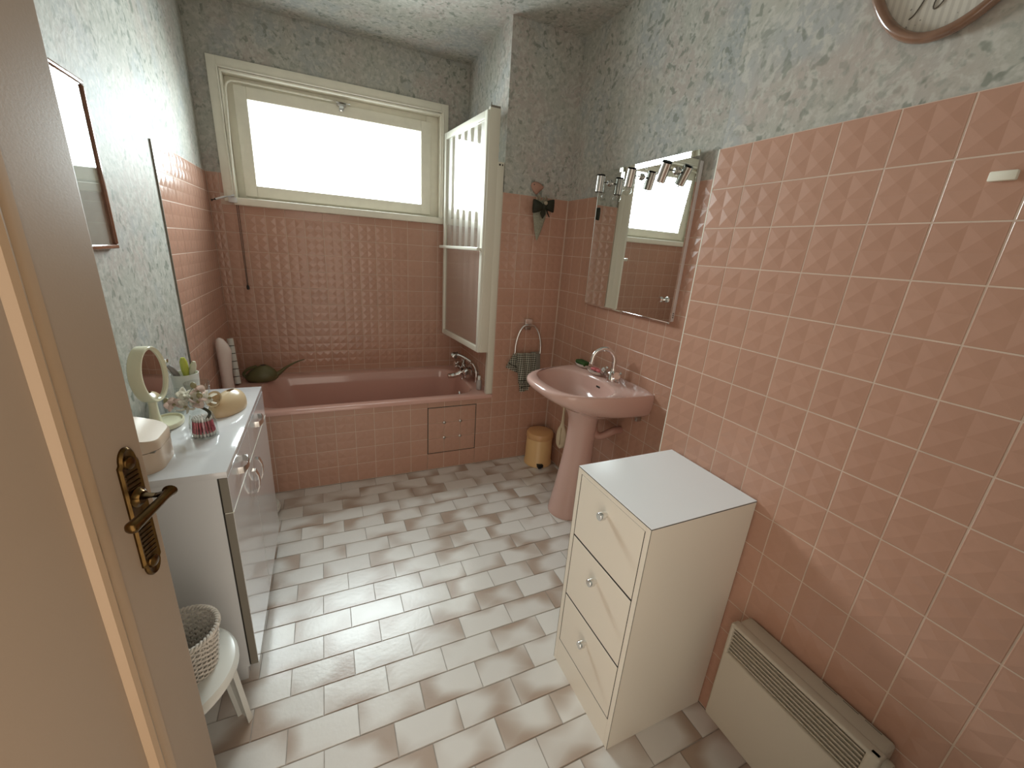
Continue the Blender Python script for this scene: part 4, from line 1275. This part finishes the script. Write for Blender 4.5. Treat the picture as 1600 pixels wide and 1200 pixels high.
# beige lidded box near the door
bx = thing('lidded_box', (-0.495, 1.335, VZ), 'beige rounded plastic box with a sloping lid on near vanity corner', 'box')
bm = bmesh.new()
add_rings(bm, [rrect(-0.556, -0.438, 1.245, 1.400, 0.045, VZ + 0.0005), rrect(-0.556, -0.438, 1.245, 1.400, 0.045, VZ + 0.060)])
bm_obj('box_body', bm, 'box', bx, True, 40)
bm = bmesh.new()
def slope(pts, k=0.5): return [(x, y, z + (-(x + 0.556)) * k) for x, y, z in pts]
add_rings(bm, [rrect(-0.5568, -0.4372, 1.2442, 1.4008, 0.0455, VZ + 0.062), slope(rrect(-0.5568, -0.4372, 1.2442, 1.4008, 0.0455, VZ + 0.122), 0.34), slope(rrect(-0.553, -0.441, 1.248, 1.397, 0.042, VZ + 0.127), 0.34)])
bm_obj('box_lid', bm, 'box', bx, True, 40)
box('lid_seam', (-0.550, 1.255, VZ + 0.0595), (-0.444, 1.390, VZ + 0.0625), 'edge', bx)

# ------------------------------------------------------------------ things on the tub rim
wc = thing('watering_can', (-0.425, 2.985, RIM), 'small olive green indoor watering can with thin spout on tub rim', 'watering can')
bm = bmesh.new()
cx, cy = -0.425, 2.990
rr = []
for z, a, b, sh in ((0.001, 0.075, 0.050, 0), (0.004, 0.082, 0.055, 0), (0.02, 0.096, 0.062, 0.002), (0.045, 0.090, 0.058, 0.006), (0.07, 0.070, 0.048, 0.010), (0.090, 0.044, 0.034, 0.014), (0.100, 0.026, 0.022, 0.016), (0.104, 0.021, 0.018, 0.016)):
    rr.append(circ((cx + sh, cy, RIM + z), a, 36, 'z', b))
add_rings(bm, rr)
bm_obj('can_body', bm, 'olive', wc, True, 60)
tube('spout', spline([(cx + 0.070, cy, RIM + 0.028), (cx + 0.105, cy, RIM + 0.048), (cx + 0.15, cy - 0.002, RIM + 0.085), (cx + 0.21, cy - 0.004, RIM + 0.118), (cx + 0.262, cy - 0.006, RIM + 0.135)], 5), [0.022, 0.020, 0.018, 0.0165, 0.015, 0.0135, 0.0125, 0.0115, 0.0105, 0.0095, 0.0085, 0.0078, 0.007, 0.0063, 0.0057, 0.0052, 0.0046, 0.004, 0.0036, 0.0032, 0.003], 'olive', wc, 12)
lathe('filling_hole', (cx + 0.016, cy, RIM + 0.1035), [(0.017, 0), (0.0175, 0.0012), (0.0, 0.0008)], 'black', wc, 20)
tube('handle', spline([(cx - 0.085, cy, RIM + 0.02), (cx - 0.098, cy, RIM + 0.05), (cx - 0.07, cy, RIM + 0.082), (cx - 0.02, cy, RIM + 0.098)], 6), 0.009, 'olive', wc, 10)

wt = thing('segmented_tube', (-0.545, 2.925, RIM), 'slim white segmented tube leaning beside the watering can', 'tube')
a0, a1_ = Vector((-0.548, 2.915, RIM + 0.008)), Vector((-0.566, 2.972, RIM + 0.292))
dv = a1_ - a0
for k in range(6):
    q0, q1 = a0 + dv * (k / 6), a0 + dv * ((k + 0.955) / 6)
    bm = bmesh.new(); add_tube(bm, [q0, q0.lerp(q1, 0.06), q0.lerp(q1, 0.94), q1], [0.0165, 0.0178, 0.0178, 0.0165], 18)
    bm_obj('segment', bm, 'plastic', wt, True, 40)
bm = bmesh.new(); add_tube(bm, [a0, a1_ - dv * 0.02], 0.0135, 12)
bm_obj('core', bm, 'dark', wt)
tube('loop', spline([a0 + dv * 0.165 + Vector((0.017, -0.012, 0)), a0 + dv * 0.16 + Vector((0.03, -0.012, 0.002)), a0 + dv * 0.15 + Vector((0.038, -0.01, -0.006)), a0 + dv * 0.13 + Vector((0.028, -0.012, -0.01))], 4), 0.0007, 'rope', wt, 6)
bm = bmesh.new()
rr = []
for z, w, d, sh in ((0.001, 0.026, 0.030, 0), (0.02, 0.030, 0.040, 0), (0.10, 0.028, 0.046, 0), (0.17, 0.032, 0.050, 0.002), (0.215, 0.036, 0.050, 0.004), (0.245, 0.030, 0.042, -0.002), (0.268, 0.018, 0.028, -0.008), (0.276, 0.006, 0.010, -0.010)):
    rr.append([(-0.556 + sh + u, 2.70 + v, RIM + z * 1.27) for u, v, _ in [(p[0], p[1], 0) for p in circ((0, 0, 0), w, 24, 'z', d)]])
add_rings(bm, rr)
o = bm_obj('bath_pillow', bm, 'sponge', None, True, 60)
tag(o, 'pinkish white padded bath pillow standing in the tub corner', 'bath pillow')
bt = thing('shampoo_bottle', (0.925, 2.505, RIM), 'small bottle with white cap on the tub rim beside screen post', 'bottle')
lathe('bottle_body', (0.922, 2.505, RIM), [(0.015, 0.0005), (0.017, 0.003), (0.017, 0.060), (0.010, 0.070), (0.008, 0.072)], 'label', bt, 20)
lathe('bottle_cap', (0.922, 2.505, RIM), [(0.0105, 0.071), (0.0105, 0.096), (0.009, 0.098), (0, 0.098)], 'plastic', bt, 18)

# ------------------------------------------------------------------ towel ring and towel
tr_ = thing('towel_ring', (1.205, YA, 0.98), 'chrome towel ring on the tiled wall beside the bath screen', 'towel ring')
box('mount', (1.178, YA - 0.030, 0.968), (1.230, YA - 0.0025, 1.022), 'chrome', tr_, 0.003)
box('mount_base', (1.186, YA - 0.022, 0.950), (1.224, YA - 0.0025, 0.973), 'brushed', tr_, 0.002)
yr_ = YA - 0.036
tube('ring', spline([(1.115, yr_, 0.790), (1.117, yr_, 0.86), (1.135, yr_, 0.93), (1.165, yr_, 0.975), (1.205, yr_, 0.982), (1.245, yr_, 0.975), (1.280, yr_, 0.93), (1.300, yr_, 0.86), (1.304, yr_, 0.790)], 6) , 0.0075, 'chrome', tr_, 10)
tube('ring', [(1.112, yr_, 0.792), (1.306, yr_, 0.792)], 0.0055, 'chrome', tr_, 10)
tw = thing('hand_towel', (1.20, YA - 0.03, 0.57), 'grey and black checked hand towel hanging on the towel ring', 'towel')
def cloth(nm, outline_top, outline_bot, y, mat, amp=0.008, waves=3.0, th=0.004, nu=28, nv=20, ph=0.0):
    """quad cloth between a top edge (x,z)-(x,z) and bottom edge, with vertical folds"""
    bm = bmesh.new()
    g = []
    for j in range(nv + 1):
        v = j / nv
        row = []
        for i in range(nu + 1):
            u = i / nu
            xt = outline_top[0][0] + (outline_top[1][0] - outline_top[0][0]) * u
            zt = outline_top[0][1] + (outline_top[1][1] - outline_top[0][1]) * u
            xb = outline_bot[0][0] + (outline_bot[1][0] - outline_bot[0][0]) * u
            zb = outline_bot[0][1] + (outline_bot[1][1] - outline_bot[0][1]) * u
            x, z = xt + (xb - xt) * v, zt + (zb - zt) * v
            yy = y + amp * math.sin(u * PI * 2 * waves + ph + v * 0.8) * (0.4 + 0.6 * v) - 0.006 * math.sin(PI * min(1, v * 6) / 2)
            row.append(bm.verts.new((x, yy, z)))
        g.append(row)
    for j in range(nv):
        for i in range(nu):
            bm.faces.new((g[j][i], g[j][i + 1], g[j + 1][i + 1], g[j + 1][i]))
    bmesh.ops.solidify(bm, geom=list(bm.faces), thickness=th)
    return bm_obj(nm, bm, mat, tw, True, 60)
cloth('back_flap', ((1.112, 0.795), (1.15, 0.795)), ((1.058, 0.700), (1.15, 0.655)), YA - 0.020, 'towel', 0.003, 1.0)
cloth('front_flap', ((1.118, 0.800), (1.262, 0.797)), ((1.150, 0.585), (1.275, 0.600)), YA - 0.046, 'towel', 0.005, 2.5)
cloth('lower_fold', ((1.150, 0.640), (1.235, 0.640)), ((1.168, 0.520), (1.235, 0.530)), YA - 0.034, 'towel', 0.003, 1.5)
cloth('plain_lining', ((1.232, 0.800), (1.303, 0.800)), ((1.268, 0.640), (1.318, 0.655)), YA - 0.030, 'towelgrey', 0.004, 1.0)
bm = bmesh.new()
for (xa, za), (xb, zb) in (((1.153, 0.608), (1.262, 0.618)), ((1.166, 0.560), (1.235, 0.566)), ((1.077, 0.728), (1.152, 0.690))):
    add_tube(bm, [(xa, YA - 0.058 if za < 0.7 else YA - 0.031, za), (xb, YA - 0.058 if za < 0.7 else YA - 0.031, zb)], 0.0032, 6)
bm_obj('woven_band', bm, 'bow', tw, True)

# ------------------------------------------------------------------ wall decoration: fabric cone, bow and fish
wd = thing('hanging_posy', (1.215, YA, 1.52), 'sage fabric cone with dark bow hanging on the tiled partition', 'decoration')
bm = bmesh.new()
rr = []
for z, w in ((1.512, 0.004), (1.535, 0.012), (1.58, 0.026), (1.64, 0.041), (1.70, 0.052), (1.735, 0.052)):
    t_ = (1.735 - z) / 0.22
    rr.append([(1.222 - 0.010 * t_ + w * math.cos(2 * PI * i / 24), YA - 0.024 + min(1.0, 0.021 / w) * w * 0.45 * math.sin(2 * PI * i / 24), z) for i in range(24)])
add_rings(bm, rr); bm_obj('cone', bm, 'conefabric', wd, True, 60)
def bow_loop(s):
    bm = bmesh.new()
    rr = []
    for u, h_, d_ in ((0.004, 0.012, 0.010), (0.018, 0.024, 0.018), (0.040, 0.033, 0.020), (0.060, 0.038, 0.016), (0.070, 0.038, 0.007)):
        if s > 0: h_ *= 0.95
        rr.append([(1.226 + s * u, YA - 0.052 + d_ * math.sin(2 * PI * i / 20), 1.708 + s * 0.006 - 0.002 + h_ * math.cos(2 * PI * i / 20)) for i in range(20)])
    add_rings(bm, rr)
    bm_obj('bow_loop', bm, 'bow', wd, True, 50)
bow_loop(-1); bow_loop(1)
sphere('bow_knot', (1.226, YA - 0.060, 1.702), 0.016, 'bow', wd, (0.9, 0.8, 1.1), 14)
bm = bmesh.new()
add_rings(bm, [[(1.213, YA - 0.055, 1.69), (1.240, YA - 0.055, 1.69), (1.240, YA - 0.051, 1.69), (1.213, YA - 0.051, 1.69)], [(1.207, YA - 0.054, 1.662), (1.244, YA - 0.054, 1.662), (1.244, YA - 0.050, 1.662), (1.207, YA - 0.050, 1.662)], [(1.224, YA - 0.052, 1.636), (1.228, YA - 0.052, 1.636), (1.228, YA - 0.049, 1.636), (1.224, YA - 0.049, 1.636)]])
bm_obj('bow_tail', bm, 'bow', wd)
tube('bow_tail', [(1.248, YA - 0.05, 1.69), (1.262, YA - 0.048, 1.665), (1.275, YA - 0.046, 1.648)], [0.005, 0.004, 0.003], 'bow', wd, 8)
bm = bmesh.new()
r5 = random.Random(5)
for k in range(16):
    x = 1.222 + r5.uniform(-0.038, 0.045); z = r5.uniform(1.735, 1.765)
    add_tube(bm, [(1.222 + (x - 1.222) * 0.5, YA - 0.03, 1.715), (x, YA - 0.03 + r5.uniform(-0.012, 0.012), z)], [0.002, 0.0035 + r5.uniform(0, 0.003)], 6)
bm_obj('dried_sprig', bm, 'dried', wd, True)
sphere('pale_bead', (1.231, YA - 0.068, 1.722), 0.012, 'dried', wd, n=14)
# fish ornament
fs = thing('fish_ornament', (1.20, YA - 0.012, 1.80), 'small terracotta fish ornament on the wallpaper above the posy', 'ornament')
bm = bmesh.new()
outl = [(-0.043, 0.000), (-0.040, 0.016), (-0.022, 0.026), (0.004, 0.025), (0.026, 0.017), (0.044, 0.004), (0.040, -0.006), (0.020, -0.024), (0.004, -0.040), (-0.006, -0.043), (-0.022, -0.032), (-0.036, -0.016)]
def fring(s, y): return [(1.197 + x * s, y, 1.813 + z * s - (1 - s) * 0.006) for x, z in outl]
add_rings(bm, [fring(0.92, YA - 0.0005), fring(1.0, YA - 0.006), fring(0.92, YA - 0.012), fring(0.6, YA - 0.017), fring(0.15, YA - 0.019)])
bm_obj('fish_body', bm, 'fish', fs, True, 60)
sphere('fish_eye', (1.172, YA - 0.0135, 1.820), 0.0045, 'black', fs, n=10)
tube('hanging_thread', [(1.20, YA - 0.006, 1.772), (1.215, YA - 0.015, 1.74)], 0.001, 'rope', fs, 5)

# ------------------------------------------------------------------ framed picture on the left wall
fp = thing('framed_picture', (XL, 1.60, 1.36), 'glazed picture in a thin wooden frame on the left wall', 'picture')
fy0, fy1, fz0, fz1 = 1.43, 1.722, 1.358, 1.806
fxw = XL - 0.005
box('print', (fxw, fy0 + 0.008, fz0 + 0.008), (fxw + 0.008, fy1 - 0.008, fz1 - 0.008), 'print', fp)
box('glazing', (fxw + 0.0125, fy0 + 0.006, fz0 + 0.006), (fxw + 0.0145, fy1 - 0.006, fz1 - 0.006), 'pictureglass', fp)
for nm, lo, hi in (('frame_rail', (fxw, fy0, fz0), (fxw + 0.020, fy1, fz0 + 0.013)), ('frame_rail', (fxw, fy0, fz1 - 0.013), (fxw + 0.020, fy1, fz1)), ('frame_stile', (fxw, fy0, fz0 + 0.013), (fxw + 0.020, fy0 + 0.013, fz1 - 0.013)), ('frame_stile', (fxw, fy1 - 0.013, fz0 + 0.013), (fxw + 0.020, fy1, fz1 - 0.013))):
    box(nm, lo, hi, 'wood', fp, 0.004, 3)

# ------------------------------------------------------------------ oval frame above the near wall tiles
of = thing('oval_picture', (XB, 0.534, 2.19), 'oval pinstriped picture in a brown wooden frame high on right wall', 'picture')
oa, ob, oc = 0.170, 0.330, (0.534, 2.200)
bm = bmesh.new()
NO, NM = 96, 14
ringsO = []
for i in range(NO):
    a = 2 * PI * i / NO
    ca, sa = math.cos(a), math.sin(a)
    c = Vector((XB - 0.010, oc[0] + oa * ca, oc[1] + ob * sa))
    nrm_ = Vector((0, ob * ca, oa * sa)).normalized()
    ringsO.append([c + nrm_ * (0.0095 * math.cos(2 * PI * k / NM)) + Vector((-1, 0, 0)) * (0.0115 * math.sin(2 * PI * k / NM)) for k in range(NM)])
vr = [[bm.verts.new(p) for p in r] for r in ringsO]
for i in range(NO):
    for k in range(NM):
        bm.faces.new((vr[i][k], vr[(i + 1) % NO][k], vr[(i + 1) % NO][(k + 1) % NM], vr[i][(k + 1) % NM]))
bm_obj('oval_frame', bm, 'ovalwood', of, True)
bm = bmesh.new()
add_rings(bm, [[(XB + 0.004, oc[0] + (oa - 0.006) * math.cos(2 * PI * i / 64), oc[1] + (ob - 0.006) * math.sin(2 * PI * i / 64)) for i in range(64)], [(XB - 0.004, oc[0] + (oa - 0.006) * math.cos(2 * PI * i / 64), oc[1] + (ob - 0.006) * math.sin(2 * PI * i / 64)) for i in range(64)]])
bm_obj('print', bm, 'pinstripe', of)
tube('script_stroke', spline([(XB - 0.0055, 0.592, 1.916), (XB - 0.0055, 0.585, 1.921), (XB - 0.0055, 0.577, 1.936), (XB - 0.0055, 0.566, 1.965), (XB - 0.0055, 0.556, 2.00)], 5), 0.0011, 'script', of, 6)
lp = [(XB - 0.0055, 0.547 - 0.008 * math.cos(t_) - 0.006 * math.sin(t_), 1.936 + 0.018 * math.sin(t_)) for t_ in [PI * 0.75 + k * PI / 8 for k in range(0, 13)]]
tube('script_stroke', lp, 0.0011, 'script', of, 6)

# small hook plate on near wall
hk = box('wall_hook', (XB - 0.010, 0.354, 1.605), (XB + 0.0008, 0.389, 1.621), 'cream', None, 0.002)
tag(hk, 'small cream rectangular clip stuck on the near pink tiles', 'hook')

# ------------------------------------------------------------------ stool, basket and scale
sl = thing('plastic_stool', (-0.432, 0.985, 0), 'round white plastic stool in front of the vanity', 'stool')
sc_ = (-0.432, 0.985)
lathe('seat', (sc_[0], sc_[1], 0), [(0.120, 0.338), (0.150, 0.344), (0.157, 0.356), (0.157, 0.366), (0.150, 0.376), (0.132, 0.380), (0.0, 0.380)], 'plastic', sl, 48)
for k in range(3):
    a = PI / 4 + k * PI * 2 / 3
    ux, uy = math.cos(a), math.sin(a)
    tx, ty = -uy, ux
    rr = []
    for z, r_, w in ((0.345, 0.128, 0.036), (0.17, 0.146, 0.030), (0.0, 0.162, 0.025)):
        q = []
        for du, dv in ((-1, -0.006), (-0.85, 0.010), (0.85, 0.010), (1, -0.006), (0.86, -0.006), (0.74, 0.004), (-0.74, 0.004), (-0.86, -0.006)):
            q.append((sc_[0] + ux * (r_ + dv) + tx * w * du, sc_[1] + uy * (r_ + dv) + ty * w * du, z))
        rr.append(q)
    bm = bmesh.new(); add_rings(bm, rr); bm_obj('leg', bm, 'plastic', sl, True, 35)

bk = thing('wicker_basket', (-0.377, 0.985, 0.380), 'white wicker basket standing on the plastic stool', 'basket')
bcx, bcy = -0.377, 0.985
bm = bmesh.new()
H_, NS = 0.112, 34
for k in range(15):
    z = 0.385 + H_ * k / 15
    r_ = 0.058 + 0.014 * k / 15
    for ph_ in (0, 1):
        ring = []
        n_ = NS * 4
        pts_ = []
        for i in range(n_ + 1):
            a = 2 * PI * i / n_
            rr2 = r_ + 0.0032 * math.cos(NS * a / 2 + PI * ((k + ph_) % 2))
            pts_.append((bcx + rr2 * math.cos(a), bcy + rr2 * math.sin(a), z + 0.0045 * ph_))
        add_tube(bm, pts_, 0.0021, 5, False)
o = bm_obj('weave', bm, 'wicker', bk, True); o['kind'] = 'stuff'
bm = bmesh.new()
for k in range(NS):
    a = 2 * PI * k / NS
    add_tube(bm, [(bcx + 0.058 * math.cos(a), bcy + 0.058 * math.sin(a), 0.382), (bcx + 0.073 * math.cos(a), bcy + 0.073 * math.sin(a), 0.500)], 0.0022, 5)
o = bm_obj('stake', bm, 'wicker', bk, True); o['kind'] = 'stuff'
for ph_ in (0, PI):
    pts_ = []
    for i in range(161):
        a = 2 * PI * i / 160
        pts_.append((bcx + (0.074 + 0.004 * math.cos(26 * a + ph_)) * math.cos(a), bcy + (0.074 + 0.004 * math.cos(26 * a + ph_)) * math.sin(a), 0.5015 + 0.004 * math.sin(26 * a + ph_)))
    tube('braided_rim', pts_, 0.0032, 'wicker', bk, 6)
lathe('basket_bottom', (bcx, bcy, 0.3805), [(0.058, 0), (0.058, 0.005), (0.0, 0.005)], 'wicker', bk, 32)
o = sphere('cotton_ball', (bcx - 0.012, bcy - 0.022, 0.425), 0.036, 'cotton', None, n=18)
tag(o, 'white round ball lying inside the wicker basket', 'ball')

# bathroom scale peeking out behind the vanity
bsx, bsy = -0.435, 2.21
ss = thing('bathroom_scale', (bsx, bsy, 0), 'cream round bathroom scale on floor behind the vanity', 'scale')
lathe('scale_base', (bsx, bsy, 0), [(0.118, 0.002), (0.120, 0.012), (0.120, 0.018)], 'black', ss, 40)
lathe('scale_top', (bsx, bsy, 0), [(0.128, 0.018), (0.132, 0.024), (0.132, 0.036), (0.126, 0.044), (0.0, 0.046)], 'plastic', ss, 40)
